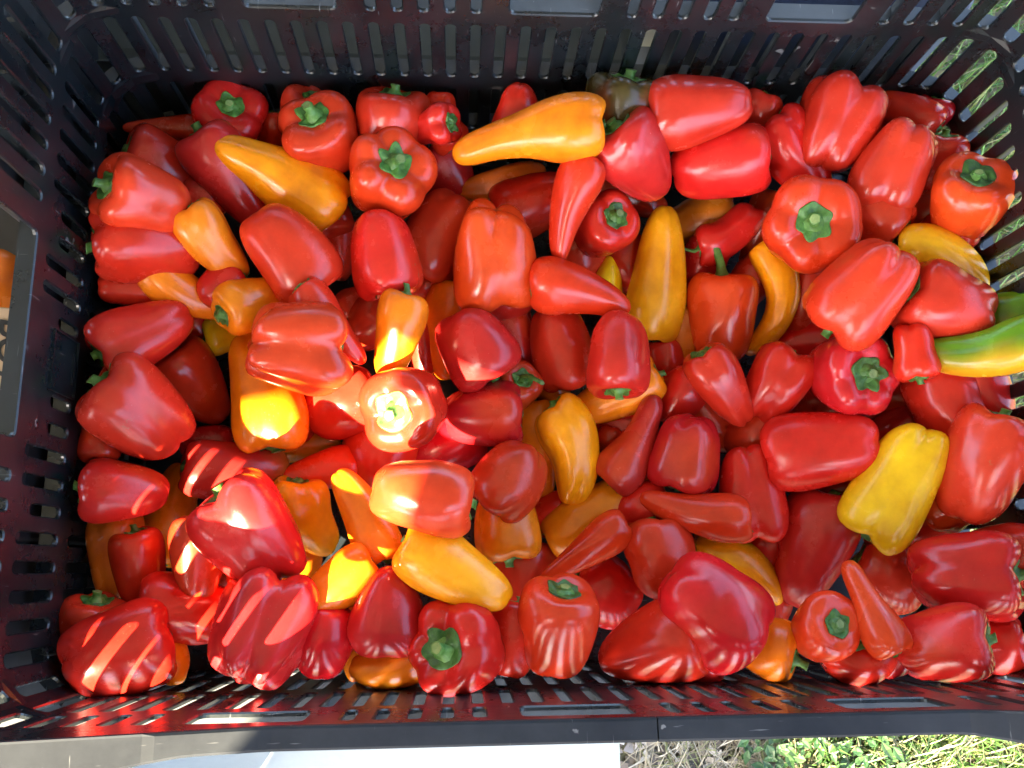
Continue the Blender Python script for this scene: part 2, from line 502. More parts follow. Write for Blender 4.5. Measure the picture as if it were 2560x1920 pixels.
class Shape:
    """The surface of one pepper: point(r-z profile station, angle)."""
    def __init__(s, kind, nl, amp, bend, L, W, seed):
        s.rng = random.Random(seed)
        R = s.rng
        s.kind, s.nl, s.bend, s.L, s.W = kind, nl, bend, L, W
        s.amp = amp * R.uniform(.75, 1.1)
        s.ph = R.uniform(0, 6.28)
        if amp >= 1.15: s.ph = math.pi / 2 - nl * math.pi / 4 + R.uniform(-.5, .5)
        s.w1, s.w2 = R.uniform(-.22, .22), R.uniform(0, 6.28)
        s.lob = [R.uniform(.75, 1.2) for _ in range(nl)]
        s.tz = [R.uniform(-1, 1) for _ in range(nl)]
        n = .030 if kind == 'knob' else .013
        s.waves = [(R.randint(1, 4), R.uniform(2, 9), R.uniform(0, 6.28), R.uniform(0, 6.28), n * R.uniform(.4, 1.2)) for _ in range(5)]
        s.oval = R.uniform(-.05, .05)
        s.tw = R.uniform(-.35, .35)
        s.asym = R.uniform(.03, .09)
        s.side = R.uniform(-.03, .03)
        s.dents = [(R.uniform(0, 6.28), R.uniform(.12, .8), R.uniform(.25, .6), R.uniform(.06, .16), R.uniform(-.09, .045)) for _ in range(4)]
    def pts(s, r, z, th):
        """arrays r (0..1), z (-.5..+.5), th -> xyz"""
        u = z + .5
        t = th + s.w1 * np.sin(th + s.w2) + s.tw * (u - .5)
        a = s.nl * t / 2 + s.ph
        c = np.sqrt(np.cos(a) ** 2 + .03)
        lobe = c ** .8 - .74
        idx = np.floor((s.nl * t / 2 + s.ph) / math.pi + .5).astype(int) % s.nl
        k = np.array(s.lob)[idx] * 0 + 1
        # neighbouring lobes differ in strength; blend over the crease
        strength = 1 + .28 * np.sin(t + s.w2) + .18 * np.sin(2 * t + s.ph)
        A = .35 + .3 * min(max(s.amp - .85, 0), 1) + .65 * np.abs(2 * u - 1) ** 1.4
        w = 1 + s.amp * A * lobe * strength * .20
        for n, f, p1, p2, m in s.waves:
            w = w + m * np.sin(n * th + p1) * np.sin(f * u + p2)
        w = w * (1 + s.oval * np.cos(2 * th + s.w2) + s.asym * np.cos(th + s.ph) * np.sin(2.6 * u + s.w2))
        for a0, u0, sa_, su_, m in s.dents:
            da = np.angle(np.exp(1j * (th - a0)))
            w = w + m * np.exp(-(da / sa_) ** 2 - ((u - u0) / su_) ** 2)
        rr = r * w * s.W / 2
        sm = lambda e0, e1, v: np.clip((v - e0) / (e1 - e0), 0, 1) ** 2 * (3 - 2 * np.clip((v - e0) / (e1 - e0), 0, 1))
        rim_ = np.clip(1 - np.abs(r - .62) / .62, 0, 1)
        zz = z * s.L + s.amp * .050 * s.W * lobe * strength * rim_ * 1.5 * (sm(.70, .95, u) - sm(.30, .05, u) * (s.kind not in ('cone', 'horn', 'heart')))
        zz = zz + s.amp * .03 * s.W * np.sin(th + s.w2) * (sm(.75, 1, u) - sm(.25, 0, u)) * rim_
        tt = 2 * z
        bx = s.bend * s.L * (1 - tt ** 2 - .6) 
        by = s.side * s.L * (1 - tt ** 2 - .6)
        sl = -2 * s.bend * tt * 2          # slope of the bent axis
        x = rr * np.cos(th)
        return np.stack([x / np.sqrt(1 + sl ** 2) + bx, rr * np.sin(th) + by, zz - x * sl / np.sqrt(1 + sl ** 2)], axis=-1)

def lathe_faces(m, n, base=0):
    f = []
    for i in range(m - 1):
        for j in range(n):
            a, b = base + i * n + j, base + i * n + (j + 1) % n
            f.append((a, b, b + n, a + n))
    return f

def make_pepper(row):
    label, col, kind, nl, amp, bend, L, W, ctr, ax, up, stem_k, seed = row
    L, W = L / 1000, W / 1000
    R = random.Random(seed * 7 + 3)
    Z = Vector(ax).normalized(); Y = Vector(up); Y = (Y - Z * Y.dot(Z)).normalized(); X = Y.cross(Z)
    rot = Matrix((X, Y, Z)).transposed().to_quaternion()
    name = KIND[col]
    root = empty(name, Vector(ctr) / 1e4, rot)
    tag(root, label, 'pepper', GROUP[name])
    sh = Shape(kind, nl, amp, bend, L, W, seed)
    m, n = 34, 44
    P = catmull(PROF[kind], m)
    r = np.clip(P[:, 0], 0, None); z = P[:, 1]
    r[0] = 0.012; r[-1] = .012
    th = np.linspace(0, 2 * math.pi, n, endpoint=False)
    RR, TT = np.meshgrid(r, th, indexing='ij'); ZZ, _ = np.meshgrid(z, th, indexing='ij')
    V = sh.pts(RR, ZZ, TT)
    verts = V.reshape(-1, 3)
    faces = lathe_faces(m, n) + [tuple(range(n))[::-1], tuple((m - 1) * n + k for k in range(n))]
    flesh = mesh_obj('flesh', verts, faces, M_SKIN, root, True)
    # skin colour with its own ripening patches
    base = np.array(SKIN[col]) * np.array([R.uniform(.82, 1.08), R.uniform(.55, 1.75) if name == 'red_pepper' else R.uniform(.88, 1.18), R.uniform(.8, 1.2)])
    cols = np.ones((len(verts), 4)); cols[:, :3] = base
    nv = verts / np.array([W, W, L])
    q = np.sin(nv[:, 0] * 3.1 + R.uniform(0, 6)) + np.sin(nv[:, 1] * 3.7 + R.uniform(0, 6)) + np.sin(nv[:, 2] * 4.5 + R.uniform(0, 6))
    blush = np.clip((q - R.uniform(1.0, 2.2)) / 1.2, 0, 1)[:, None]
    if name == 'red_pepper':
        cols[:, :3] = cols[:, :3] * (1 - .6 * blush) + .6 * blush * np.array((.64, .055, .010))
    elif name == 'orange_pepper':
        cols[:, :3] = cols[:, :3] * (1 - .5 * blush) + .5 * blush * np.array((.72, .13, .01))
    if col == 'E':
        g = np.clip((-nv[:, 2] - .2) / .3, 0, 1)[:, None]
        cols[:, :3] = cols[:, :3] * (1 - g) + g * np.array((.24, .10, .012))
    if col == 'G':
        st = np.clip(.5 + 1.6 * nv[:, 2] + .35 * np.sin(5 * np.arctan2(nv[:, 1], nv[:, 0])), 0, 1)[:, None]
        cols[:, :3] = (1 - st) * np.array((.34, .045, .012)) + st * np.array((.060, .040, .010))
    if col == 'H':
        st = np.clip(.62 + 1.9 * nv[:, 0] + .7 * nv[:, 1] + .18 * np.sin(9 * nv[:, 2] + 7 * nv[:, 1]), 0, 1)[:, None]
        cols[:, :3] = (1 - st) * np.array((.80, .34, .012)) + st * np.array((.11, .25, .008))
    tipc = np.clip(1 - np.hypot(nv[:, 0], nv[:, 1]) / .05, 0, 1) * (nv[:, 2] < -.4)
    cols[:, :3] = cols[:, :3] * (1 - .75 * tipc[:, None]) + .75 * tipc[:, None] * np.array((.12, .05, .02))
    # green ring under the cap
    rg = np.clip(1 - (np.hypot(nv[:, 0], nv[:, 1]) - .07) / .09, 0, 1) * (nv[:, 2] > .38)
    rg = rg[:, None] * .35
    cols[:, :3] = cols[:, :3] * (1 - rg) + rg * np.array((.22, .22, .02))
    at_ = flesh.data.color_attributes.new('skin', 'FLOAT_COLOR', 'POINT')
    at_.data.foreach_set('color', cols.astype(np.float32).ravel())
    # calyx: a pointed star lying on the shoulder
    k = 36
    pr, pz = P[:, 0][::-1], P[:, 1][::-1]                   # from the stem outwards
    cut = int(np.argmax(pr))
    rc = min(.44 * R.uniform(.88, 1.1), .48) * (1.18 if kind in ('cone', 'horn', 'knob') else 1.0)
    pts_n = R.choice((5, 6, 6, 7))
    ta = np.linspace(0, 2 * math.pi, k, endpoint=False)
    p0 = R.uniform(0, 6.28)
    saw = np.abs(((ta * pts_n / (2 * math.pi) + p0) % 1) - .5) * 2           # 1 at the points
    edge = rc * (.86 + .17 * saw ** 1.3 + .05 * np.sin(2 * ta + p0) + .03 * np.sin(5 * ta + 2 * p0))
    fr = [.18, .4, .62, .82, .95, 1.0, 1.0]
    rings = []
    for i, f in enumerate(fr):
        rr_ = edge * f
        zz_ = np.interp(rr_, pr[:cut], pz[:cut])
        q_ = sh.pts(rr_, zz_, ta)
        lift = [.0026, .0018, .0012, .0011, .0010, .0008, -.0012][i] * (1 + .5 * np.sin(3 * ta + i))
        if i == len(fr) - 1: lift = np.full(k, -.0012)
        q_[:, 2] += lift
        rings.append(q_)
    cv = np.concatenate(rings)
    cen = rings[0].mean(axis=0)
    mesh_obj('calyx', np.vstack([cv, cen + [0, 0, .0006]]), [f[::-1] for f in lathe_faces(len(fr), k)] + [(j, (j + 1) % k, len(cv)) for j in range(k)], M_CALYX, root, True)
    # stem
    hl = R.uniform(.03, .13) * W
    if stem_k: hl = stem_k * W
    r0 = min(.0034, .066 * W) * R.uniform(.85, 1.15)
    ka = 12
    a2 = np.linspace(0, 2 * math.pi, ka, endpoint=False)
    ribs_ = 1 + .10 * np.cos(5 * a2 + p0)
    bdx, bdy = R.uniform(-.35, .35), R.uniform(-.35, .35)
    if 'curling' in label or 'bent green stem' in label: bdx, bdy = -.9, .3
    sv = []
    base_z = cen[2] - .002
    steps = [(0, 1.9), (.06, 1.45), (.2, 1.08), (.45, .92), (.75, .9), (.93, .98), (1.0, 1.0), (1.03, .8), (1.0, .45), (.985, .04)]
    for t, w in steps:
        o = hl * t
        sv.append(np.stack([cen[0] + bdx * o * t + r0 * w * ribs_ * np.cos(a2), cen[1] + bdy * o * t + r0 * w * ribs_ * np.sin(a2), np.full(ka, base_z + o + .002)], axis=1))
    sv[0][:, 2] -= .002
    st_ = mesh_obj('stem', np.concatenate(sv), lathe_faces(len(steps), ka) + [tuple((len(steps) - 1) * ka + j for j in range(ka))], M_STEM, root, True)
    st_.data.materials.append(M_CUT)
    for q in range(7 * ka, len(st_.data.polygons)):
        st_.data.polygons[q].material_index = 1
    return root

PEPPERS = [
('slim red pepper lying half hidden in the dark far left corner of the crate','R','cone',3,0.5,0,60.5,20.5,(-1989,3010,8490),(953,161,-256),(302,-457,837),0),
('large shaded red pepper behind the red one whose stub stem points left','R','bell',4,0.6,0,51.3,48.1,(-1993,2680,8557),(-800,278,532),(383,-446,809),0),
('small shaded red pepper sunk between two upright stemmed ones near the far left wall','R','round',3,0.5,0,25.7,23.4,(-1297,3005,8466),(-17,877,480),(202,-467,861),0),
('dark red pepper between the ribbed orange-red star-capped one and the longest orange one','C','bell',3,0.5,0,43.7,39.8,(-87,2837,8233),(-513,767,385),(14,-441,897),0),
('orange pepper tucked right under the longest orange pepper near the far wall','B','oblong',3,1.0,0,63.4,27.1,(303,2712,8280),(987,118,108),(-48,-428,903),0),
('plain red pepper wedged behind the long tapered red one that leans steeply','R','bell',3,0.6,0,57.5,47.4,(512,2547,8351),(-932,-291,-216),(-82,-410,909),0),
('red pepper peeking out under the heart-shaped pink-sheened one with an angled green cap','R','oblong',3,0.6,0,58.8,32.4,(1263,2721,8110),(-927,375,-26),(-191,-412,891),0),
('dull orange pepper under the small crumpled red one with a bent stem','B','oblong',3,0.6,0,61.9,37.6,(1738,2524,8126),(929,149,339),(-262,-381,887),0),
('orange-red pepper squeezed between the crumpled red one and the large star-capped red one','S','cone',3,0.6,0,62.1,30.1,(2225,2451,8123),(313,829,464),(-330,-363,871),0),
('red pepper deep in the gap above the upright red one with a long green stalk','C','round',3,0.5,0,44.2,33.6,(1769,2189,8130),(474,769,429),(-272,-336,902),0),
('shaded red pepper in the hollow left of the stem-up pepper at the far right corner','R','bell',4,0.6,0,47.9,36.2,(3122,2348,8645),(864,-16,503),(-475,-353,806),0),
('shaded red pepper beside the right wall,behind the stem-up pepper in the far right corner','R','bell',4,0.7,0,44.2,36.4,(3235,2654,8788),(92,807,583),(-506,-466,726),0),
('red pepper hidden under the dark one with a green cap at the far right corner','R','bell',3,0.6,0,42.9,27.2,(3099,3099,8605),(878,-50,476),(-446,-446,776),0),
('lumpy crimson pepper squeezed against the slots of the far right corner','C','knob',3,1.0,0,37.3,27.4,(3254,3014,8715),(284,740,610),(-474,-445,760),0),
('red pepper seen as a narrow strip left of the red one hanging its stem downward','R','oblong',3,0.5,0,45.1,26.1,(-863,2281,8101),(-10,932,362),(135,-357,924),0),
('shaded red pepper under the wide end of the orange one lying across the left side','R','round',3,0.5,0,36.0,34.1,(-951,2462,8259),(925,380,10),(151,-390,909),0),
('red pepper deep below the lobed pale-red one,above a tall orange pepper','R','round',3,0.5,0,40.0,29.4,(-262,2023,8101),(862,491,130),(42,-324,945),0),
('dark shaded red pepper deep beside the left wall,above the creased red one','R','bell',3,0.5,0,41.0,27.2,(-2068,1784,8691),(936,120,-332),(353,-298,887),0),
('small shaded red pepper deep between the creased red one and the little yellow one','R','round',3,0.5,0,29.2,30.3,(-1839,1693,8105),(162,961,225),(287,-264,921),0),
('little red pepper with two bumps showing behind the heart-shaped stemmed one on the left','R','knob',3,0.8,0,30.4,24.7,(-2019,1466,8116),(520,826,216),(229,-379,897),0),
('smooth orange pepper lying in shade below the wrinkled-ended orange one on the left','O','oblong',3,0.7,0.1,56.0,28.2,(-1712,1766,8682),(-832,389,397),(292,-301,908),0),
('small yellow pepper almost buried on the left side','L','knob',3,0.8,0,35.5,27.9,(-1591,1639,8132),(-952,-238,192),(253,-260,932),0),
('tall orange pepper standing half hidden behind the smooth red trapezoid one in the middle','O','oblong',3,0.8,0.05,70.6,34.9,(-85,1672,8121),(83,959,272),(14,-274,962),0),
('narrow strip of red pepper between two upright orange ones','R','oblong',3,0.4,0,46.0,22.5,(-268,1513,8079),(-2,969,248),(44,-247,968),0),
('dark red ribbed pepper right behind the smooth red trapezoid one','C','bell',4,0.8,0,57.6,40.7,(342,1646,8135),(-345,909,235),(-56,-270,961),0),
('small red pepper with its stem down-left,under the red one hanging its stem','R','oblong',3,0.6,0,35.6,28.8,(-688,1881,8102),(-898,-438,-35),(110,-302,947),0),
('orange pepper barely seen beside the little one with a curling green stalk','B','oblong',3,0.5,0,39.3,30.6,(641,1272,8107),(-497,858,131),(-106,-210,972),0),
('shaded red pepper behind the bright one with a folded green cap right of centre','R','round',3,0.5,0,36.5,29.0,(1462,1426,8099),(-170,967,191),(-234,-228,945),0),
('brownish orange pepper deep between a yellow-orange upright one and the stalked red one','B','oblong',3,0.5,0,43.6,31.4,(1626,1651,8099),(-4,963,268),(-257,-260,931),0),
('shaded red pepper deep below the big leaning red one on the right','R','bell',3,0.6,0,53.5,37.9,(2491,1571,8147),(910,74,407),(-380,-240,893),0),
('shaded red pepper in the gap right of the star-capped crimson one','R','bell',3,0.6,0,49.2,37.2,(2985,1172,8210),(893,-90,442),(-451,-177,875),0),
('crimson pepper peeking out above the big yellow one on the right','C','round',3,0.6,0,48.3,33.5,(3041,922,8277),(768,427,477),(-465,-141,874),0),
('dark red pepper against the right wall under the green and yellow one','C','bell',3,0.8,0,44.2,33.4,(3337,1090,8852),(-286,958,11),(-549,-173,818),0),
('dark red pepper with one soft highlight,under the creased flat-capped red one','R','oblong',3,0.6,0,68.0,45.4,(1700,1087,8198),(-550,835,-5),(-277,-177,945),0),
('crimson pepper below the round one whose left cheek catches sunlight','C','bell',3,0.6,0,50.9,40.9,(-91,841,8142),(868,493,57),(15,-142,990),0),
('round dull red pepper behind the sunlit white-patched one in the middle left','R','round',3,0.6,0,51.9,52.3,(-536,777,8166),(178,977,114),(91,-131,987),0),
('brownish orange pepper in shade just below the tall orange one with a sunlit tip','B','oblong',3,0.6,0,50.7,23.1,(-1071,851,8104),(970,193,-148),(177,-141,974),0),
('orange-red pepper in shade above the curved yellow-orange one','S','oblong',3,0.6,0,52.2,28.7,(-930,658,8260),(955,269,-124),(159,-112,981),0),
('shaded red pepper in the gap right of the tall orange one with a sunlit tip','R','oblong',3,0.6,0,44.0,29.4,(-1079,1075,8199),(2,983,182),(180,-179,967),0),
('dull red pepper just above the dark one with a greenish end on the left','C','bell',3,0.5,0,34.6,25.9,(-1724,876,8107),(961,37,-276),(278,-141,950),0),
('long orange pepper lying behind the crumpled orange one','O','oblong',3,0.8,0,72.4,31.8,(550,812,8101),(-82,988,128),(-92,-136,986),0),
('red pepper with a bright streak lying behind the slender pointed one right of centre','R','cone',3,0.6,0,61.9,32.2,(1045,1039,8103),(970,-203,136),(-172,-171,970),0),
('shaded red pepper deep left of the long dark orange one','R','round',3,0.5,0,38.0,29.6,(636,365,8104),(937,327,121),(-107,-61,992),0),
('long dark orange pepper running under the slim red one near the middle front','O','oblong',3,0.7,0,84.0,36.3,(936,400,8235),(-813,-556,-171),(-160,-68,985),0),
('round red pepper in shade right below the slim red one near the front','R','round',3,0.6,0,44.7,46.5,(980,-152,8171),(-847,508,-156),(-166,26,986),0),
('shaded red pepper right of the big yellow-orange creased one','R','bell',3,0.6,0,50.9,42.9,(445,-79,8147),(-160,987,-26),(-76,13,997),0),
('dark orange pepper on the left with a green cap at its sunlit lower end','O','oblong',3,0.8,0,69.3,37.8,(-1933,402,8120),(-178,-980,83),(328,21,944),0),
('dull orange pepper in shade against the left wall,creased down its middle','B','oblong',4,1.0,0,53.0,33.4,(-2132,127,8456),(12,1000,18),(359,-21,933),0),
('dark red pepper with small green cap,beside the dull orange one by the left wall','R','bell',3,0.7,0,46.7,32.6,(-1959,54,8517),(-103,976,194),(354,-147,924),0),
('orange pepper seen in the gap right of the large crimson one,front left','O','oblong',3,0.6,0,39.8,35.0,(-1080,16,8124),(13,1000,0),(181,-3,984),0),
('orange-red pepper showing as a thin slip above the striped red one','S','oblong',3,0.6,0,33.6,22.2,(-1457,-129,8088),(14,1000,-25),(239,21,971),0),
('crimson pepper in shade just right of the large striped one by the front wall','C','round',4,0.6,0,41.1,37.2,(-785,-386,8819),(18,996,-88),(149,84,985),0),
('red pepper with upright stub stem behind the sun-striped one in the near left corner','R','bell',4,0.8,0,31.3,35.9,(-2155,-277,8637),(174,953,250),(335,-296,894),0.13),
('tiny round orange pepper glowing in sun beside the near left striped one','O','round',3,0.5,0,24.8,18.5,(-1670,-501,8656),(-147,988,-48),(297,91,951),0),
('strip of orange pepper left of and under the smooth heart-shaped crimson one','O','oblong',3,0.6,0,47.9,21.1,(-643,-403,8518),(-69,995,-65),(116,73,991),0),
('orange pepper peeking above the star-capped red one at the front','O','oblong',3,0.6,0,43.1,22.4,(-149,-297,8079),(987,157,-33),(25,50,998),0),
('shaded red pepper by the front wall between the two green-capped red ones','R','bell',3,0.7,0,43.2,30.6,(314,-390,8794),(190,979,-68),(-60,81,995),0),
('ribbed red pepper by the front wall under the large glossy crimson one','R','bell',3,1.0,0,36.0,29.9,(1399,-520,8710),(941,16,338),(-338,99,936),0),
('wide stem-up red pepper on the front wall under two small ones at front right','R','bell',4,1.0,0,40.5,47.3,(2310,-458,8891),(-172,457,872),(-601,-751,275),0),
('small red pepper by the front wall,left of the large sunny-bottomed one','C','round',3,0.5,0,23.8,22.0,(2482,-522,9008),(698,660,278),(-443,93,892),0),
('red pepper with pale slot reflections in the near right corner','R','bell',4,0.8,0,44.8,36.1,(3165,-486,8776),(838,201,508),(-531,79,844),0),
('red pepper at the right edge touching the stem of the large creased one','R','bell',4,0.6,0,45.1,37.7,(3257,55,8873),(835,-20,550),(-550,-9,835),0),
('shaded red pepper under the lower end of the big yellow one,right side','R','bell',3,0.6,0,59.1,35.3,(3001,252,8333),(834,312,455),(-468,-39,883),0),
('shaded red pepper above the long dark red one,left of the big yellow one','C','bell',3,0.6,0,48.5,30.0,(2555,507,8125),(905,131,405),(-398,-79,914),0),
('red pepper in deep shade between the round one and the large glossy crimson one','R','round',3,0.5,0,40.7,32.6,(1442,-108,8120),(182,983,27),(-238,18,971),0),
('shaded red pepper in the gap under the bent yellow one near the front','R','round',3,0.5,0,43.7,35.7,(2015,-314,8126),(486,865,121),(-324,50,945),0),
('shaded red pepper below the big yellow-orange creased one,behind the crimson heart','R','round',3,0.5,0,39.3,32.1,(-444,-308,8577),(942,322,-95),(82,56,995),0),
('shaded red pepper in the gap left of the star-capped crimson one','R','round',3,0.5,0,46.2,34.3,(2458,1147,8136),(869,266,417),(-380,-178,908),0),
('red pepper deep left of the wide trapezoid one,right of centre','C','round',3,0.5,0,39.1,33.8,(2294,720,8120),(471,835,286),(-361,-113,926),0),
('shaded red pepper behind the lumpy orange-red one by the right wall','R','round',3,0.5,0,38.3,33.7,(3193,420,8707),(657,602,455),(-525,-67,848),0),
('shaded red pepper deep under the plain red one left of the middle','R','round',3,0.5,0,39.5,34.3,(-1164,2061,8121),(748,658,83),(184,-325,928),0),
('shaded crimson pepper deep below the lobed pale-red one','C','round',3,0.5,0,41.9,36.8,(277,1870,8312),(936,317,150),(-46,-312,949),0),
('shaded red pepper deep below the leaning long red one in the far middle','R','round',3,0.5,0,43.8,35.1,(862,2214,8135),(488,791,370),(-136,-350,927),0),
('shaded red pepper deep under the sun-dappled one at the front left','R','round',3,0.5,0,36.2,34.5,(-1576,7,8180),(494,859,-133),(261,-1,965),0),
('shaded red pepper deep among the orange ones on the left','R','round',3,0.5,0,32.3,27.5,(-1507,1786,8717),(832,552,-51),(261,-309,915),0),
('shaded red pepper deep behind the green-capped tall red one at the front','R','round',3,0.5,0,29.7,25.3,(502,-255,8852),(870,490,60),(-97,49,994),0),
('shaded red pepper deep below the stem-up one in the far right corner','R','round',3,0.5,0,37.1,35.4,(3236,2182,8807),(738,301,604),(-512,-333,792),0),
('shaded red pepper deep between the wide trapezoid one and the ribbed crimson one','R','round',3,0.5,0,41.1,36.1,(1987,887,8318),(726,594,347),(-327,-146,934),0),
('shaded red pepper deep between the long dark red one and the bent yellow-orange one','R','round',3,0.5,0,41.3,36.3,(2102,127,8129),(333,933,139),(-337,-20,941),0),
('shaded red pepper deep under the wide end of the slender pointed crimson one','R','round',3,0.5,0,36.8,31.9,(1205,406,8334),(922,319,219),(-208,-70,976),0),
('shaded red pepper deep between the tiny yellow tip and the long upright yellow-orange one','R','round',3,0.5,0,44.0,31.7,(1218,2181,8120),(-9,938,346),(-191,-341,920),0),
('shaded red pepper deep inside the bend of the yellow-orange crescent','R','round',3,0.5,0,44.2,31.8,(2132,2051,8125),(467,769,438),(-324,-312,893),0),
('shaded red pepper deep between the long crimson one and the orange cleft one','R','round',3,0.5,0,37.2,32.3,(-1740,2433,8534),(469,853,230),(279,-390,877),0),
('shaded red pepper deep left of the orange one with a sunny belly','R','round',3,0.5,0,39.1,33.8,(-630,1711,8155),(493,848,195),(103,-279,955),0),
('shaded red pepper deep left of the flat-capped creased one','R','round',3,0.5,0,41.2,33.0,(1507,1144,8323),(485,824,295),(-252,-191,949),0),
('shaded red pepper deep under the little square wrinkled one','R','round',3,0.5,0,37.6,32.6,(3182,1080,8477),(436,802,408),(-492,-167,854),0),
('shaded red pepper tucked beneath the slender pointed one','R','round',3,0.5,0,19.3,20.1,(1030,883,8155),(466,859,212),(-172,-147,974),0),
('red pepper standing stem up at the far left,in front of the wall slots','R','bell',4,1.0,0,35.1,47.5,(-1563,3012,8605),(287,118,951),(17,-993,118),0.06),
('red pepper behind another,its short stem poking up close to the far wall','R','bell',4,0.8,0,37.8,37.3,(-1066,3021,8613),(498,454,739),(-91,-820,565),0.1),
('dark red pepper leaning on the far wall,stem tip above its notched top','R','bell',3,0.9,0,48.3,50.7,(-460,2918,8705),(130,792,597),(58,-607,793),0.1),
('orange-tipped red pepper standing behind the small crumpled one near the far wall','S','knob',3,0.6,-0.1,37.8,27.3,(-100,2998,8676),(276,-832,-481),(16,-496,868),0),
('smooth red pepper standing alone against the far wall,its blossom tip up','R','oblong',4,0.6,0,45.7,37.0,(387,3005,8717),(-50,-701,-712),(-79,-708,702),0),
('half-ripe olive green and orange pepper against the far wall','G','bell',5,0.8,0,56.0,52.9,(1069,2948,8828),(119,736,666),(-199,-640,742),0),
('small curved red pepper behind the top long red one near the far wall','R','cone',3,0.7,0.2,39.9,27.9,(2106,2983,8744),(-341,864,370),(-327,-478,815),0),
('dark red pepper lying in the far right corner,green cap pointing to the wall','R','oblong',3,0.8,0,48.1,29.3,(3073,3051,8801),(775,-597,208),(-520,-414,747),0),
('long crimson pepper lying under the orange one across the left back','C','oblong',3,0.6,0,71.9,44.6,(-1515,2562,8656),(-497,719,486),(248,-419,874),0),
('broad red pepper lying sideways against the left wall under the one with a stub stem','R','bell',4,0.9,0,63.3,45.9,(-1936,1995,8847),(-904,-131,406),(426,-329,843),0),
('dull red pepper left of the pale lobed one,twin bumps at its upper end','R','bell',4,0.9,0,64.9,50.8,(-155,2310,8330),(-487,-841,-235),(68,-305,950),0),
('orange pepper with a cleft wrinkled lower end on the left','O','oblong',4,1.2,0.08,55.2,32.6,(-1533,2035,8837),(-536,666,519),(314,-413,855),0),
('red pepper right of the long leaning one,dark green star cap facing up','R','bell',4,0.8,0,48.4,42.6,(987,2334,8439),(260,-31,965),(-721,-671,173),0),
('long red pepper with rippled highlight slanting down beside the two stacked red ones','R','oblong',4,1.0,0,62.7,42.4,(2271,2713,8784),(-587,794,158),(-360,-430,828),0),
('big deeply creased red pepper at the far right wall,no stem showing','R','bell',4,1.3,0,58.6,53.4,(2487,2853,8932),(315,887,337),(-322,-234,917),0),
('red pepper right of the big star-capped one,green cap at its lower right','R','bell',3,0.9,0,50.8,41.2,(2723,2304,8828),(678,-704,212),(-533,-271,802),0),
('small red pepper with a glossy puckered tip pointing down,right of the yellow crescent','R','oblong',3,0.7,0,49.5,27.4,(2440,1849,8294),(155,918,364),(-377,-286,881),0),
('curved yellow-orange pepper like a crescent right of the stalked red one','Y','oblong',3,0.6,-0.28,78.6,25.9,(2184,1846,8321),(76,939,334),(-343,-290,893),0),
('smooth red pepper left of and under the bright one with a folded green cap','R','bell',4,0.7,0,59.1,46.1,(706,1514,8305),(260,-941,-218),(-119,-255,960),0),
('small bright yellow pepper tip standing beside the orange-red lying one','L','oblong',3,0.4,0,38.5,23.0,(1063,2032,8155),(-93,-962,-258),(-162,-241,957),0),
('little dark red pepper with a curling thick green stalk in the middle','R','bell',4,0.6,0,38.1,31.4,(384,1215,8263),(193,241,951),(-465,-831,305),0.42),
('orange pepper lying under the bright red one right of centre,cap at upper right','O','oblong',3,0.8,0,71.4,36.3,(1049,1166,8295),(873,363,325),(-254,-230,939),0),
('ribbed red pepper leaning right of the flat-capped creased one','R','bell',4,1.2,0,51.0,43.3,(2091,1197,8526),(440,828,349),(-350,-200,915),0),
('yellow pepper arched against the right wall with a thick dark green cap','L','oblong',3,0.7,-0.14,61.7,35.1,(3131,1917,8902),(-838,541,-72),(-346,-424,837),0),
('plain red pepper sloping down left of the large red one at the right edge','R','bell',3,0.7,0,68.3,46.5,(3169,948,8762),(-361,931,-51),(-514,-153,844),0),
('small orange-red pepper with a green cap at its base,squeezed by the left wall','S','bell',3,0.6,0,32.6,25.7,(-2192,846,8671),(31,-999,19),(382,29,924),0.12),
('smooth dark red pepper lying against the left wall with no stem visible','R','oblong',3,0.7,0,49.2,38.8,(-1995,500,8735),(-955,68,287),(281,-83,956),0),
('dark red pepper with a greenish right end and a stem at its left','E','bell',3,0.8,0.08,66.1,38.7,(-1450,695,8358),(-941,-121,317),(330,-108,938),0),
('shaded dark red pepper behind and between the two sun-striped ones','R','bell',3,0.7,0,55.5,42.9,(-1631,-203,8584),(-953,114,283),(288,36,957),0),
('red pepper with scattered sun flecks left of the large crimson one','R','oblong',4,0.7,0,49.2,38.0,(-1551,102,8673),(12,1000,16),(279,-18,960),0),
('red pepper catching two sun spots directly under the large crimson one','R','oblong',3,0.6,0,33.8,37.5,(-1252,-10,8574),(13,1000,-5),(225,2,974),0),
('plain orange pepper lying below the sun-flecked slim orange one','O','oblong',3,0.7,0,49.5,33.4,(-705,-60,8857),(819,561,-119),(136,12,991),0),
('bent orange pepper lying on the front wall left of a star-capped red one','O','oblong',3,0.8,-0.18,51.0,31.3,(-379,-490,8766),(943,316,-100),(72,100,992),0),
('orange pepper with its green cap at the bottom,under the glossy round red one','O','bell',4,1.1,0,50.1,43.1,(307,315,8324),(21,-999,33),(-56,32,998),0),
('round red pepper right of the slim red one,left of the bent yellow','R','round',3,0.8,0,50.4,46.2,(1276,72,8467),(-158,987,-23),(-225,-13,974),0),
('red pepper with twin upper lobes and a tall highlight right of the ribbed one','R','bell',4,1.2,0,61.2,44.2,(1921,495,8412),(103,-984,-144),(-316,-170,933),0),
('bent yellow-orange pepper above the large glossy crimson one near the front','Y','oblong',3,0.8,-0.16,63.3,33.7,(1868,-13,8252),(-807,578,-117),(-199,-79,977),0),
('round dull red pepper behind the slim pointed one at the front right','R','round',4,0.7,0,48.8,43.8,(2819,-85,8367),(-744,641,-188),(-323,-99,941),0),
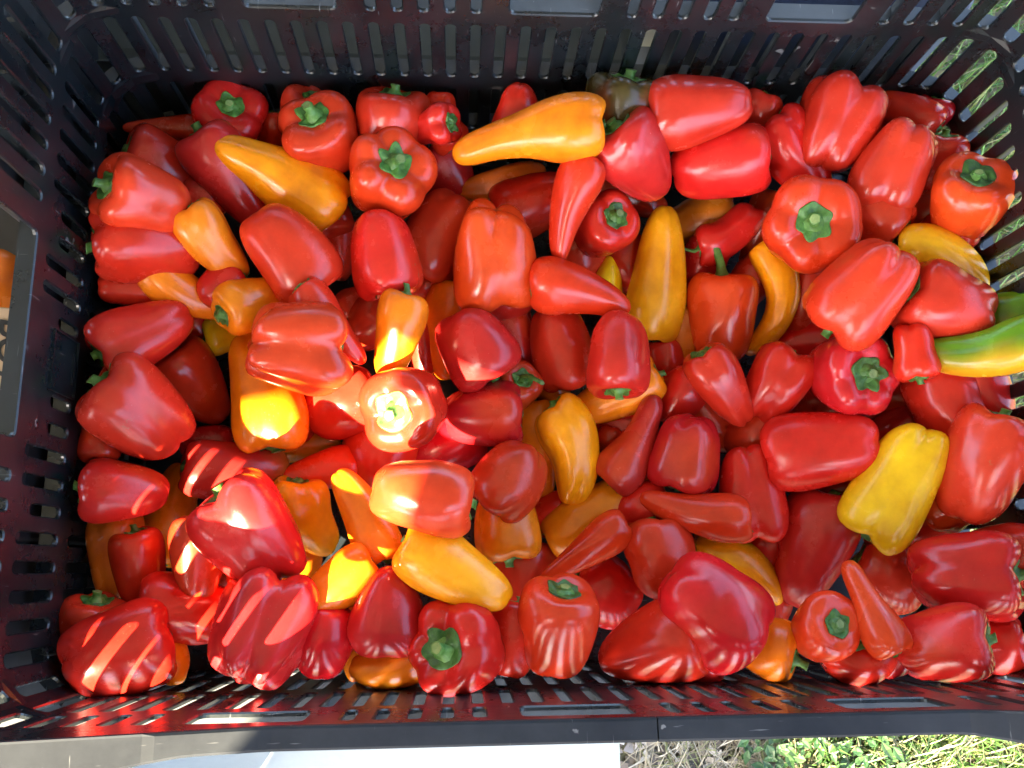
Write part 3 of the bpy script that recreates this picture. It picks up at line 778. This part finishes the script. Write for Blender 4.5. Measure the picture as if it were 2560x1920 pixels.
('orange pepper by the front wall with its green cap pointing right','O','oblong',3,0.8,0,46.4,36.9,(1748,-444,8817),(841,-353,410),(-393,121,912),0.2),
('broad red pepper at front right with pale sunny slots along its lower edge','R','bell',4,0.8,0,50.7,43.4,(2697,-432,9131),(828,116,548),(-557,67,827),0.1),
('three-sided red pepper against the front wall with a dark cap on its right','R','heart',3,1.0,0,64.2,50.6,(1121,-453,8785),(885,270,380),(-402,29,915),0),
('smooth heart-shaped crimson pepper near the front,no stem visible','C','heart',3,0.7,0,47.8,47.0,(-407,-193,8890),(-126,-917,-380),(29,-386,922),0),
('heart-shaped red pepper with dark specks and a stub stem at its upper left','R','heart',3,0.8,0,61.1,49.1,(-1796,1250,8207),(-530,686,498),(388,-326,862),0.1),
('plump orange pepper with its green cap at lower left,touching the small yellow one','O','oblong',3,0.8,0,43.7,34.6,(-1307,1679,8748),(-765,-540,351),(491,-136,860),0),
('olive green shoulder of a pepper against the right wall','H','bell',3,0.8,0,49.5,36.0,(3384,1507,9020),(829,-156,536),(-559,-240,794),0),
('round red pepper with a band of sunlight over its top,left of the brightest one','R','round',3,0.7,0,50.8,48.1,(-787,1096,8339),(941,321,110),(-29,-248,968),0),
('red pepper at the far left with a chunky stem,in front of another stemmed one','R','bell',4,1.0,0,47.0,51.9,(-897,2839,8697),(-223,254,941),(400,-857,326),0.14),
('small crumpled red pepper with a flat green cap facing right,far middle','R','knob',4,1.3,0,32.2,29.1,(-174,2893,8790),(770,-173,614),(-608,-488,626),0.02),
('red pepper near the left wall with a thick green stub stem pointing left','R','bell',4,1.1,0,50.6,48.1,(-1905,2231,9031),(-765,97,637),(547,-426,721),0.13),
('orange-red ribbed pepper with a green star cap,far left of the middle','S','bell',5,1.3,0,51.9,56.6,(-475,2545,8725),(263,10,965),(-322,-942,98),0),
('red pepper under the top long one,both lying sideways at far right of middle','R','bell',3,0.7,0,65.0,47.8,(1734,2641,8807),(934,73,349),(-285,-434,854),0),
('heart-shaped red pepper with pink sheen and an angled green cap','C','heart',3,0.8,0,62.5,52.1,(1169,2637,8861),(-645,527,553),(47,-696,717),0),
('long tapered red pepper leaning steeply left of a green star cap','R','cone',3,0.8,0.06,70.0,32.6,(720,2299,8821),(245,873,422),(-126,-403,907),0),
('pale red deeply lobed pepper in the middle,blossom end up','S','bell',4,1.9,0,66.2,60.2,(228,2052,8619),(-9,-732,-681),(-46,-680,732),0),
('red pepper with its dark stem hanging down onto an orange one','R','bell',3,0.8,0,55.2,45.5,(-488,2009,8746),(144,-970,-198),(62,-190,980),0.24),
('smooth red pepper left of middle,stem tucked under its lower right','R','bell',3,0.8,0,64.4,48.2,(-1086,1980,8808),(612,-688,-390),(192,-350,917),0),
('long-creased red pepper against the left wall,stem at lower left','R','oblong',4,1.3,0,60.9,44.8,(-1955,1472,8745),(-848,-496,189),(349,-253,902),0.08),
('slim red pepper pointing lower right,partly under the horizontally ribbed one','R','cone',3,0.7,0,61.7,26.2,(-789,1505,8835),(-598,702,388),(198,-339,920),0),
('orange pepper standing stem up with a bright patch of sun on its belly','O','oblong',3,0.8,0,56.8,32.1,(-398,1453,8760),(243,914,326),(52,-347,936),0.2),
('tall orange pepper on the left with a sunlit white lower end and cap','O','oblong',3,0.9,0.05,81.2,46.9,(-1286,1160,8467),(298,-954,-16),(154,32,988),0),
('small crumpled red pepper with a bent green stem at its lower left','R','knob',3,1.2,0.1,49.7,31.4,(1912,2357,8342),(-786,-543,-295),(-164,-277,947),0.26),
('ribbed red pepper below the big lobed one at far right,pale streaks on it','R','bell',4,1.3,0,55.8,50.4,(2832,2560,9006),(-251,-736,-629),(-474,-473,743),0),
('stem-up red pepper in the far right corner touching the right wall','S','bell',4,1.2,0,47.0,50.0,(3257,2289,9056),(-198,375,906),(-530,-818,223),0),
('upright orange-red pepper with a long green stalk,right of the big yellow-orange one','S','bell',3,0.7,0,63.9,49.3,(1853,1730,8267),(-37,943,330),(-294,-326,899),0.45),
('smooth orange-red pepper lying with its blunt stem end left,in the middle','S','cone',3,0.7,-0.08,67.6,38.7,(794,1778,8652),(-962,266,-54),(-140,-312,940),0),
('crimson pepper with a pale green cap facing up on its right half','C','bell',5,1.2,0,52.5,53.2,(2505,1230,8726),(125,-225,966),(-992,-29,121),0),
('wide trapezoid red pepper lying sideways right of centre,one streak of light','R','bell',3,0.8,0,70.3,49.1,(2323,743,8649),(-910,-79,-406),(-395,-126,910),0),
('red pepper under the yellow one by the right wall,dark stem at its left','R','bell',4,1.0,0,54.9,52.4,(3030,1580,9050),(-917,399,21),(-173,-444,879),0.12),
('lumpy orange-red pepper with a deep dimple beside the right edge','S','knob',4,1.1,0,39.0,36.3,(3120,386,8789),(-445,-225,-867),(-849,-203,488),0),
('round crimson pepper with sunlight on its left cheek,stem at right','C','bell',4,0.8,0,51.7,45.0,(157,1006,8389),(990,63,128),(-114,-183,977),0),
('large lobed red pepper on the left side with a stem at upper left','R','bell',4,1.3,0,61.6,54.8,(-1939,962,8773),(-664,557,499),(439,-250,863),0.1),
('slim orange pepper with sun spots along its lower half','O','oblong',3,0.9,0.05,61.6,29.5,(-578,343,8767),(497,-867,-24),(67,11,998),0),
('curved yellow-orange pepper with a dark flat cap at its top','Y','oblong',3,0.9,0.14,52.3,37.9,(-960,364,8344),(-454,800,392),(295,-280,914),0),
('glossy round red pepper in the middle with a dark cap at lower left','R','round',4,0.7,0,49.8,44.7,(315,586,8513),(-581,-814,-32),(-6,-35,999),0),
('ribbed crimson pepper right of the slender pointed one','C','bell',4,1.1,0,50.0,46.8,(1470,743,8503),(-182,-946,-268),(-273,-213,938),0),
('long dark red pepper below the trapezoid one,tapering toward the front','C','oblong',3,0.8,0,80.1,52.5,(2330,113,8363),(357,919,166),(-382,-18,924),0),
('slim orange-red pepper with a puckered sheen,pointing lower left','S','cone',3,0.6,0,67.0,26.3,(787,115,8492),(827,547,130),(-141,-21,990),0),
('big smooth yellow-orange pepper with one long crease,front middle','Y','oblong',3,0.9,0,70.3,40.9,(-23,10,9020),(-860,511,5),(5,-2,1000),0),
('red pepper on the front wall with a large dark green star cap facing up','R','bell',5,1.2,0,47.2,52.9,(17,-422,8924),(-502,41,864),(862,104,496),0),
('tall red pepper on the front wall,green cap near its top','R','bell',3,0.8,0,55.3,45.0,(561,-327,8954),(102,871,481),(-194,-457,868),0),
('small red pepper with a ringed green cap at front right','S','bell',4,0.7,0,40.1,38.0,(2085,-351,8977),(83,182,980),(-971,-205,121),0),
('big red pepper in the near left corner with two sun stripes','R','bell',4,1.0,0,59.3,52.1,(-1937,-418,8777),(912,300,-280),(277,52,959),0.14),
('large deeply creased red pepper at the right,stem touching the wall side','R','bell',4,1.6,0,59.4,54.7,(3003,-50,8927),(860,-10,509),(-509,8,861),0.1),
('very large red pepper by the front wall striped with slanting sunlight','C','bell',5,1.4,0,55.2,56.9,(-1107,-314,8964),(205,901,-383),(277,322,905),0),
('bright yellow-orange pepper lying across a crimson one at the left back,narrow end upper left','Y','cone',3,0.9,0.03,88.1,49.9,(-1194,2539,8715),(835,-325,-444),(273,-454,848),0),
('longest orange pepper near the far wall with a dark green cap on its right end','O','horn',3,0.9,0.06,99.0,45.9,(429,2728,8963),(965,106,239),(-159,-486,859),0),
('topmost long red pepper by the far wall right of the olive green one','R','oblong',3,0.8,0,66.4,47.2,(1546,2899,9055),(-953,-7,-302),(-260,-488,833),0),
('red pepper facing straight up with the largest green star cap','S','bell',5,1.2,0,52.0,62.1,(2314,2198,8817),(-314,-256,914),(-501,-773,-388),0.09),
('long upright yellow-orange pepper right of the middle,cap at its lower end','Y','oblong',3,0.8,0.03,94.9,41.5,(1399,2047,8318),(-89,-948,-306),(-221,-281,934),0),
('pale red pepper with horizontal ribs on top of the heap at the left','S','bell',5,1.8,0,54.3,57.4,(-984,1348,8941),(947,52,-317),(320,-248,914),0),
('smooth red trapezoid pepper in the middle,stem hidden below','C','bell',4,0.8,0,51.2,50.9,(104,1454,8535),(502,-838,-213),(-18,-257,966),0),
('bright red pepper right of centre with a folded light green cap at its bottom','R','bell',3,0.7,0,55.1,41.7,(1017,1361,8708),(-60,-994,92),(-173,101,980),0),
('big smooth red pepper leaning down left on the right side,cap underneath','R','bell',4,1.0,0,64.6,53.8,(2487,1678,9071),(-525,-689,-499),(-431,-291,854),0),
('small square wrinkled red pepper right of the pale-capped crimson one','S','knob',4,1.6,0,34.6,29.2,(2781,1289,9063),(155,-974,-167),(-479,-222,850),0),
('creased red pepper right of centre with a flat green cap at upper left','R','oblong',4,1.2,0,59.3,34.8,(1726,1160,8582),(-577,742,341),(-106,-483,869),0.02),
('brightest sunlit red pepper,cap facing up and lower half bleached by sun','R','bell',4,1.2,0,49.0,52.8,(-310,1016,8730),(-390,-329,860),(856,216,470),0),
('crumpled yellow-orange pepper curved like a C in the middle','Y','oblong',4,1.6,-0.16,68.7,41.8,(723,763,8339),(-168,980,111),(-126,-133,983),0.1),
('slender crimson pepper with a narrow neck pointing to the upper right','C','horn',3,0.9,0.06,68.2,35.8,(1161,828,8416),(-448,-866,-222),(-201,-144,969),0),
('long red pepper lying nearly level under the ribbed crimson one','R','cone',3,0.8,-0.06,70.1,31.9,(1489,366,8579),(942,-233,243),(-264,-65,962),0),
('red pepper in the middle with a large white patch of sunlight on it','R','bell',3,0.8,0,56.6,41.0,(-208,415,9234),(988,-142,-56),(43,-87,995),0),
('large glossy crimson pepper with heavy lobes and sun on its upper left,front left','C','bell',4,1.4,0,64.2,56.5,(-1199,226,8893),(-554,774,307),(308,-152,939),0),
('large glossy crimson pepper at the front reflecting a wide patch of sky','C','bell',3,0.8,0,60.8,57.2,(1434,-228,8971),(773,-634,-20),(-77,-125,989),0),
('slim orange-red pepper at front right,narrow end up and wide end down','S','horn',3,0.8,0,56.2,27.2,(2313,-224,9130),(324,-925,197),(-429,42,903),0),
('big yellow lobed pepper on the right with bright window-like reflections','L','bell',4,1.75,0,79.8,49.6,(2725,511,8772),(-450,-835,-316),(-461,-86,883),0),
('large red pepper at the right edge with white square reflections','R','bell',3,0.8,0,70.4,49.9,(3183,579,8980),(243,898,368),(-570,-175,802),0),
('green and yellow half-ripe pepper by the right wall,blunt tip pointing left','H','oblong',3,1.5,-0.12,75.3,32.5,(3120,1276,9186),(825,34,564),(-545,-215,810),0)
]
for row in PEPPERS:
    make_pepper(row + (zlib.crc32(row[0].encode()) % 9973,))

# ---------------------------------------------------------------- table, ground and what stands round the crate
M_TABLE = simple('white_table_plastic', (.52, .57, .56), .35, 14, .14, .15, 300)
TX = .115
table = tag(empty('folding_table', (-.40, .15, 0)), 'white plastic folding table that the black crate stands on', 'table')
def table_part(name, mb, mat):
    o = mesh_obj(name, [Vector(v) - table.location for v in mb.v], mb.f, mat, table)
    return o
mb = MB()
x0, x1, y0, y1 = -1.25, TX, -.42, .70
b_ = .005
ring = lambda z, d: [(x0 + d, y0 + d, z), (x1 - d, y0 + d, z), (x1 - d, y1 - d, z), (x0 + d, y1 - d, z)]
for z, d in ((.705, b_), (.71, 0), (ZB - b_, 0), (ZB - .0015, .0015), (ZB, b_)):
    mb.v += ring(z, d)
for i in range(4):
    for j in range(4):
        a, b2 = i * 4 + j, i * 4 + (j + 1) % 4
        mb.f.append((a, b2, b2 + 4, a + 4))
mb.f += [(3, 2, 1, 0), (16, 17, 18, 19)]
table_part('table_top', mb, M_TABLE)
M_LEG = simple('grey_steel', (.25, .26, .27), .4)
for lx, ly in ((-1.15, -.34), (TX - .09, -.34), (-1.15, .62), (TX - .09, .62)):
    mb = MB()
    for a in (0,):
        n = 10
        mb.v += [(lx + .014 * math.cos(2 * math.pi * i / n), ly + .014 * math.sin(2 * math.pi * i / n), z) for z in (.0, .706) for i in range(n)]
        mb.f += [(i, (i + 1) % n, n + (i + 1) % n, n + i) for i in range(n)]
    table_part('leg', mb, M_LEG)

# things seen through the far wall
M_WHITE = simple('pale_cooler_plastic', (.62, .68, .72), .4, 9, .06)
M_GREY = simple('grey_green_plastic', (.055, .065, .062), .5, 20, .3)
M_NAVY = simple('navy_canvas', (.012, .028, .075), .7, 60, .3, .3, 600)
def rounded_box(mb, x0, x1, y0, y1, z0, z1, r=.012):
    n = len(mb.v)
    secs = ((z0, r), (z0 + r, 0), (z1 - r, 0), (z1 - r * .3, r * .3), (z1, r))
    k = 20
    for z, d in secs:
        for cx, cy, a0 in ((x1 - r, y1 - r, 0), (x0 + r, y1 - r, 90), (x0 + r, y0 + r, 180), (x1 - r, y0 + r, 270)):
            for q in range(5):
                a = math.radians(a0 + 90 * q / 4)
                mb.v.append((cx + (r - d * .9) * math.cos(a), cy + (r - d * .9) * math.sin(a), z))
    for i in range(len(secs) - 1):
        for j in range(k):
            a, b = n + i * k + j, n + i * k + (j + 1) % k
            mb.f.append((a, b, b + k, a + k))
    mb.f.append(tuple(n + j for j in range(k))[::-1])
    mb.f.append(tuple(n + (len(secs) - 1) * k + j for j in range(k)))
def boxed(name, label, cat, parts):
    xs = [q for _, _, bs in parts for q in bs]
    o = tag(empty(name, (sum(b[0] + b[1] for b in xs) / 2 / len(xs), sum(b[2] + b[3] for b in xs) / 2 / len(xs), min(b[4] for b in xs))), label, cat)
    for pn, m, bs in parts:
        mb = MB()
        for b in bs: rounded_box(mb, *b)
        mesh_obj(pn, [Vector(v) - o.location for v in mb.v], mb.f, m, o)
    return o
boxed('cooler', 'pale blue-white cooler behind the crate, seen through its upper hand holes', 'cooler', [('body', M_WHITE, [(-.62, .25, .43, .68, ZB + .002, ZB + .17)]), ('lid', M_WHITE, [(-.63, .26, .42, .69, ZB + .172, ZB + .205)])])
boxed('storage_bin', 'dark grey-green plastic bin right behind the crate slots', 'bin', [('body', M_GREY, [(-.60, .12, .345, .405, ZB + .002, ZB + .10)]), ('lip', M_GREY, [(-.605, .125, .342, .408, ZB + .101, ZB + .112)])])

boxed('canvas_bag', 'navy canvas bag standing behind the far right part of the crate', 'bag', [('side', M_NAVY, [(.165, .355, .36, .66, .001, .93, .03)]), ('flap', M_NAVY, [(.16, .36, .355, .665, .931, .95, .009)])])
# a dark open bin against the left end of the crate, with a hand-lettered card and a few orange peppers in it
M_DARK = simple('dark_bin_plastic', (.02, .02, .022), .5, 30, .3)
boxed('open_bin', 'dark open bin beside the crate, seen through the wide hand hole', 'bin', [('side_wall', M_DARK, [(-.256, -.247, -.30, .018, ZB + .002, ZB + .226, .004), (-.256, -.247, .0185, .1995, ZB + .002, ZB + .150, .004), (-.256, -.247, .20, .45, ZB + .002, ZB + .226, .004)]), ('side_wall', M_DARK, [(-.62, -.61, -.30, .45, ZB + .002, ZB + .226, .004)]),
      ('end_wall', M_DARK, [(-.609, -.257, .441, .45, ZB + .002, ZB + .226, .004)]), ('end_wall', M_DARK, [(-.609, -.257, -.30, -.291, ZB + .002, ZB + .226, .004)]), ('bottom', M_DARK, [(-.609, -.257, -.29, .44, ZB + .002, ZB + .012, .004)])])
M_CARD = simple('brown_card', (.42, .30, .19), .8, 60, .12)
M_INK = simple('marker_ink', (.012, .012, .012), .6, 60, .1)
card = tag(empty('cardboard_sign', (-.292, .115, .865)), 'brown cardboard sign with black handwriting, seen through the wide hand hole', 'sign')
card.rotation_euler = (0, math.radians(14), 0)
mb = MB(); rounded_box(mb, -.05, .028, -.085, .052, -.003, 0, .001)
mb.obj('card', M_CARD, card)
for k, (txt, tx, ty) in enumerate((('BOTY4OT', .016, .045), ('NO 7NIR', -.010, .045), ('KIZN', .016, -.045))):
    cu = bpy.data.curves.new('lettering', 'FONT')
    cu.body = txt; cu.size = .021; cu.offset = .0004; cu.space_character = 1.0; cu.extrude = .0002; cu.shear = .15
    t_ = bpy.data.objects.new('lettering', cu)
    C.objects.link(t_)
    dg = bpy.context.evaluated_depsgraph_get()
    me = bpy.data.meshes.new_from_object(t_.evaluated_get(dg))
    bpy.data.objects.remove(t_)
    me.materials.clear(); me.materials.append(M_INK)
    o = bpy.data.objects.new('lettering', me); C.objects.link(o)
    o.parent = card; o.location = (tx - .012, ty, .0004); o.rotation_euler = (0, 0, -math.pi / 2)
for i, (ex, ey, ez) in enumerate(((-.318, .19, .82), (-.29, -.045, .855))):
    make_pepper((('orange pepper behind the handwritten card in the bin beside the crate', 'orange pepper below the handwritten card in the bin beside the crate')[i], 'B', 'oblong', 3, .7, 0, 60, 38,
                 (ex * 1e4, ey * 1e4, ez * 1e4), ((.5, .8, .1), (.2, .95, .1))[i], (0, 0, 1), 0, 501 + i))['group'] = 'orange peppers in the bin beside the crate'

# ground
M_SOIL, nt, b = new_mat('soil')
tc = node(nt, 'ShaderNodeTexCoord')
n1 = node(nt, 'ShaderNodeTexNoise', Scale=9.0, Detail=10.0, Roughness=.7)
nt.links.new(tc.outputs['Object'], n1.inputs['Vector'])
r1 = ramp(nt, n1.outputs['Fac'], [(.3, (.06, .045, .03)), (.55, (.13, .11, .07)), (.75, (.09, .13, .035))])
nt.links.new(r1.outputs['Color'], b.inputs['Base Color'])
b.inputs['Roughness'].default_value = .95
bp = node(nt, 'ShaderNodeBump', Strength=.8, Distance=.01)
nt.links.new(n1.outputs['Fac'], bp.inputs['Height'])
nt.links.new(bp.outputs['Normal'], b.inputs['Normal'])
mb = MB(); mb.quad((-60, -60, 0), (60, -60, 0), (60, 60, 0), (-60, 60, 0))
tag(mb.obj('ground', M_SOIL), kind='structure')

def attr_mat(name, rough, trans):
    m, nt, b = new_mat(name)
    at_ = node(nt, 'ShaderNodeAttribute', attribute_name='tint')
    nt.links.new(at_.outputs['Color'], b.inputs['Base Color'])
    b.inputs['Roughness'].default_value = rough
    if trans:
        tr = node(nt, 'ShaderNodeBsdfTranslucent')
        nt.links.new(at_.outputs['Color'], tr.inputs['Color'])
        ms = node(nt, 'ShaderNodeMixShader')
        ms.inputs[0].default_value = trans
        nt.links.new(b.outputs[0], ms.inputs[1]); nt.links.new(tr.outputs[0], ms.inputs[2])
        nt.links.new(ms.outputs[0], nt.nodes['Material Output'].inputs['Surface'])
    return m
M_GRASS = attr_mat('grass_blade', .45, .35)
M_CHIP = attr_mat('wood_chip', .8, 0)
def stuff_mesh(name, V, F, T, mat, **kw):
    o = mesh_obj(name, V, F, mat)
    a = o.data.color_attributes.new('tint', 'FLOAT_COLOR', 'POINT')
    a.data.foreach_set('color', np.asarray(T, np.float32).ravel())
    return tag(o, kind='stuff')
def grass(seed, n, region, h, tints, lean=.6, w=.0032):
    rg = np.random.default_rng(seed)
    x = rg.uniform(region[0], region[1], n); y = rg.uniform(region[2], region[3], n)
    hh = rg.uniform(h * .45, h * 1.2, n); a = rg.uniform(0, 2 * math.pi, n); l = rg.uniform(.15, lean, n) * hh * 1.6
    dx, dy = np.cos(a), np.sin(a); ww = w * rg.uniform(.6, 1.4, n)
    V, F, T = [], [], []
    tn = np.array(tints)[rg.integers(0, len(tints), n)] * rg.uniform(.7, 1.3, (n, 1))
    lv = [(0, 1.0, 0), (.5, .85, .3), (.85, .5, .75), (1.0, .05, 1.0)]
    cols = []
    for t, wf, lf in lv:
        for sgn in (-1, 1):
            cols.append(np.stack([x + dx * l * lf - dy * ww * wf * sgn * .5, y + dy * l * lf + dx * ww * wf * sgn * .5, hh * t * (1 - .35 * lf * lean)], axis=1))
    V = np.stack(cols, axis=1).reshape(-1, 3)
    b = (np.arange(n) * 8)[:, None]
    F = np.concatenate([b + np.array(q) for q in ((0, 1, 3, 2), (2, 3, 5, 4), (4, 5, 7, 6))])
    T = np.ones((n, 8, 4)); T[:, :, :3] = tn[:, None, :]
    return V, F.tolist(), T.reshape(-1, 4)
GREEN = [(.035, .075, .015), (.05, .10, .02), (.07, .12, .03), (.12, .14, .05), (.20, .18, .09), (.22, .20, .13)]
DRY = [(.24, .20, .12), (.30, .26, .17), (.18, .15, .09), (.13, .14, .05), (.36, .33, .25)]
stuff_mesh('grass', *grass(1, 52000, (.50, 2.4, -.75, 1.8), .07, [(.05, .12, .02), (.07, .16, .025), (.10, .20, .035), (.15, .19, .05), (.20, .19, .08)]), M_GRASS)
stuff_mesh('dense_grass', *grass(5, 9000, (.55, 1.3, -.55, .1), .07, GREEN), M_GRASS)
stuff_mesh('dry_grass', *grass(2, 4500, (.27, .62, -.6, .1), .05, DRY, 1.6, .0022), M_GRASS)
def chips(seed, n, region):
    rg = np.random.default_rng(seed)
    V, F, T = [], [], []
    P = [(.13, .11, .08), (.22, .19, .15), (.34, .31, .27), (.08, .065, .05), (.27, .25, .23)]
    for i in range(n):
        c = np.array([rg.uniform(*region[0]), rg.uniform(*region[1]), rg.uniform(.003, .012)])
        s = rg.uniform(.004, .012); a = rg.uniform(0, 6.28); e = rg.uniform(.35, 1)
        u = np.array([math.cos(a), math.sin(a), rg.uniform(-.4, .4)]) * s; v = np.array([-math.sin(a), math.cos(a), rg.uniform(-.4, .4)]) * s * e
        w = np.array([0, 0, .0015])
        b = len(V)
        V += [c - u - v, c + u - v * .7, c + u * .8 + v, c - u * .6 + v * .9]
        V += [q + w for q in V[b:b + 4]]
        F += [(b + 4, b + 5, b + 6, b + 7), (b, b + 1, b + 5, b + 4), (b + 1, b + 2, b + 6, b + 5), (b + 2, b + 3, b + 7, b + 6), (b + 3, b, b + 4, b + 7)]
        t = np.array(P[rg.integers(0, 5)]) * rg.uniform(.7, 1.3)
        T += [(*t, 1)] * 8
    return V, F, T
stuff_mesh('wood_chips', *chips(3, 1500, ((.10, .48), (-.5, -.1))), M_CHIP)
def weeds(seed, n, region):
    rg = np.random.default_rng(seed)
    V, F, T = [], [], []
    for i in range(n):
        c = np.array([rg.uniform(*region[0]), rg.uniform(*region[1]), rg.uniform(.02, .07)])
        a = rg.uniform(0, 6.28); s = rg.uniform(.006, .014)
        u = np.array([math.cos(a), math.sin(a), rg.uniform(-.3, .5)]) * s; v = np.array([-math.sin(a), math.cos(a), rg.uniform(-.3, .3)]) * s * .5
        b = len(V)
        V += [c, c + u * .5 + v, c + u * 1.0 + v * 1.0, c + u * 1.9, c + u * 1.0 - v * 1.0, c + u * .5 - v, c + u * .9 - np.array([0, 0, .2 * s])]
        F += [(b, b + 6, b + 2, b + 1), (b + 6, b + 3, b + 2), (b, b + 5, b + 4, b + 6), (b + 6, b + 4, b + 3)]
        t = np.array([(.03, .075, .022), (.045, .10, .028), (.07, .13, .04)][rg.integers(0, 3)]) * rg.uniform(.8, 1.3)
        T += [(*t, 1)] * 7
    return V, F, T
stuff_mesh('leafy_weeds', *weeds(4, 900, ((.43, .66), (-.5, -.1))), M_GRASS)

# added canopy, out of view, cut to shade the heap around its sun patches
def on_cloth(P, z):
    t = (z - P[2]) / to_sun.z
    return (P[0] + to_sun.x * t, P[1] + to_sun.y * t)
CZ = 1.70
EDGE = [(-0.1522, 0.0735), (-0.1302, 0.0774), (-0.0951, 0.0882), (-0.0811, 0.1066), (-0.0624, 0.1139), (-0.0473, 0.132), (-0.04, 0.1215), (-0.0386, 0.1033), (0.0039, 0.0913), (-0.0103, 0.05), (-0.0897, -0.0446), (-0.1379, -0.1094)]  # outline of the sun patches, carried up sunwards to cut the added canopy
pz = ZR - .098
poly = [on_cloth((x, y, pz), CZ) for x, y in EDGE]
out = [(-.95, -1.42), (-1.35, -3.3), (-.50, -3.3), (-.48, -1.35), (.10, -1.25), (.12, -.55), (.62, -.42), (.70, 1.6), (-1.7, 1.6), (-1.7, poly[0][1] - .35), (poly[0][0] - .30, poly[0][1] - .16)]
pts = poly + out
n = len(pts)
V = [(x, y, CZ) for x, y in pts] + [(x, y, CZ + .002) for x, y in pts]
F = [tuple(range(n))[::-1], tuple(range(n, 2 * n))] + [(i, (i + 1) % n, n + (i + 1) % n, n + i) for i in range(n)]
M_CLOTH, nt, b = new_mat('shade_canopy_fabric')
b.inputs['Base Color'].default_value = (.35, .35, .34, 1)
b.inputs['Roughness'].default_value = .9
tr = node(nt, 'ShaderNodeBsdfTranslucent')
tr.inputs['Color'].default_value = (.30, .29, .27, 1)
ms = node(nt, 'ShaderNodeMixShader')
ms.inputs[0].default_value = .09
nt.links.new(b.outputs[0], ms.inputs[1]); nt.links.new(tr.outputs[0], ms.inputs[2])
nt.links.new(ms.outputs[0], nt.nodes['Material Output'].inputs['Surface'])
tag(mesh_obj('added_shade_canopy', V, F, M_CLOTH), 'unseen fabric canopy added above the crate to shape its sun patches', 'canopy')
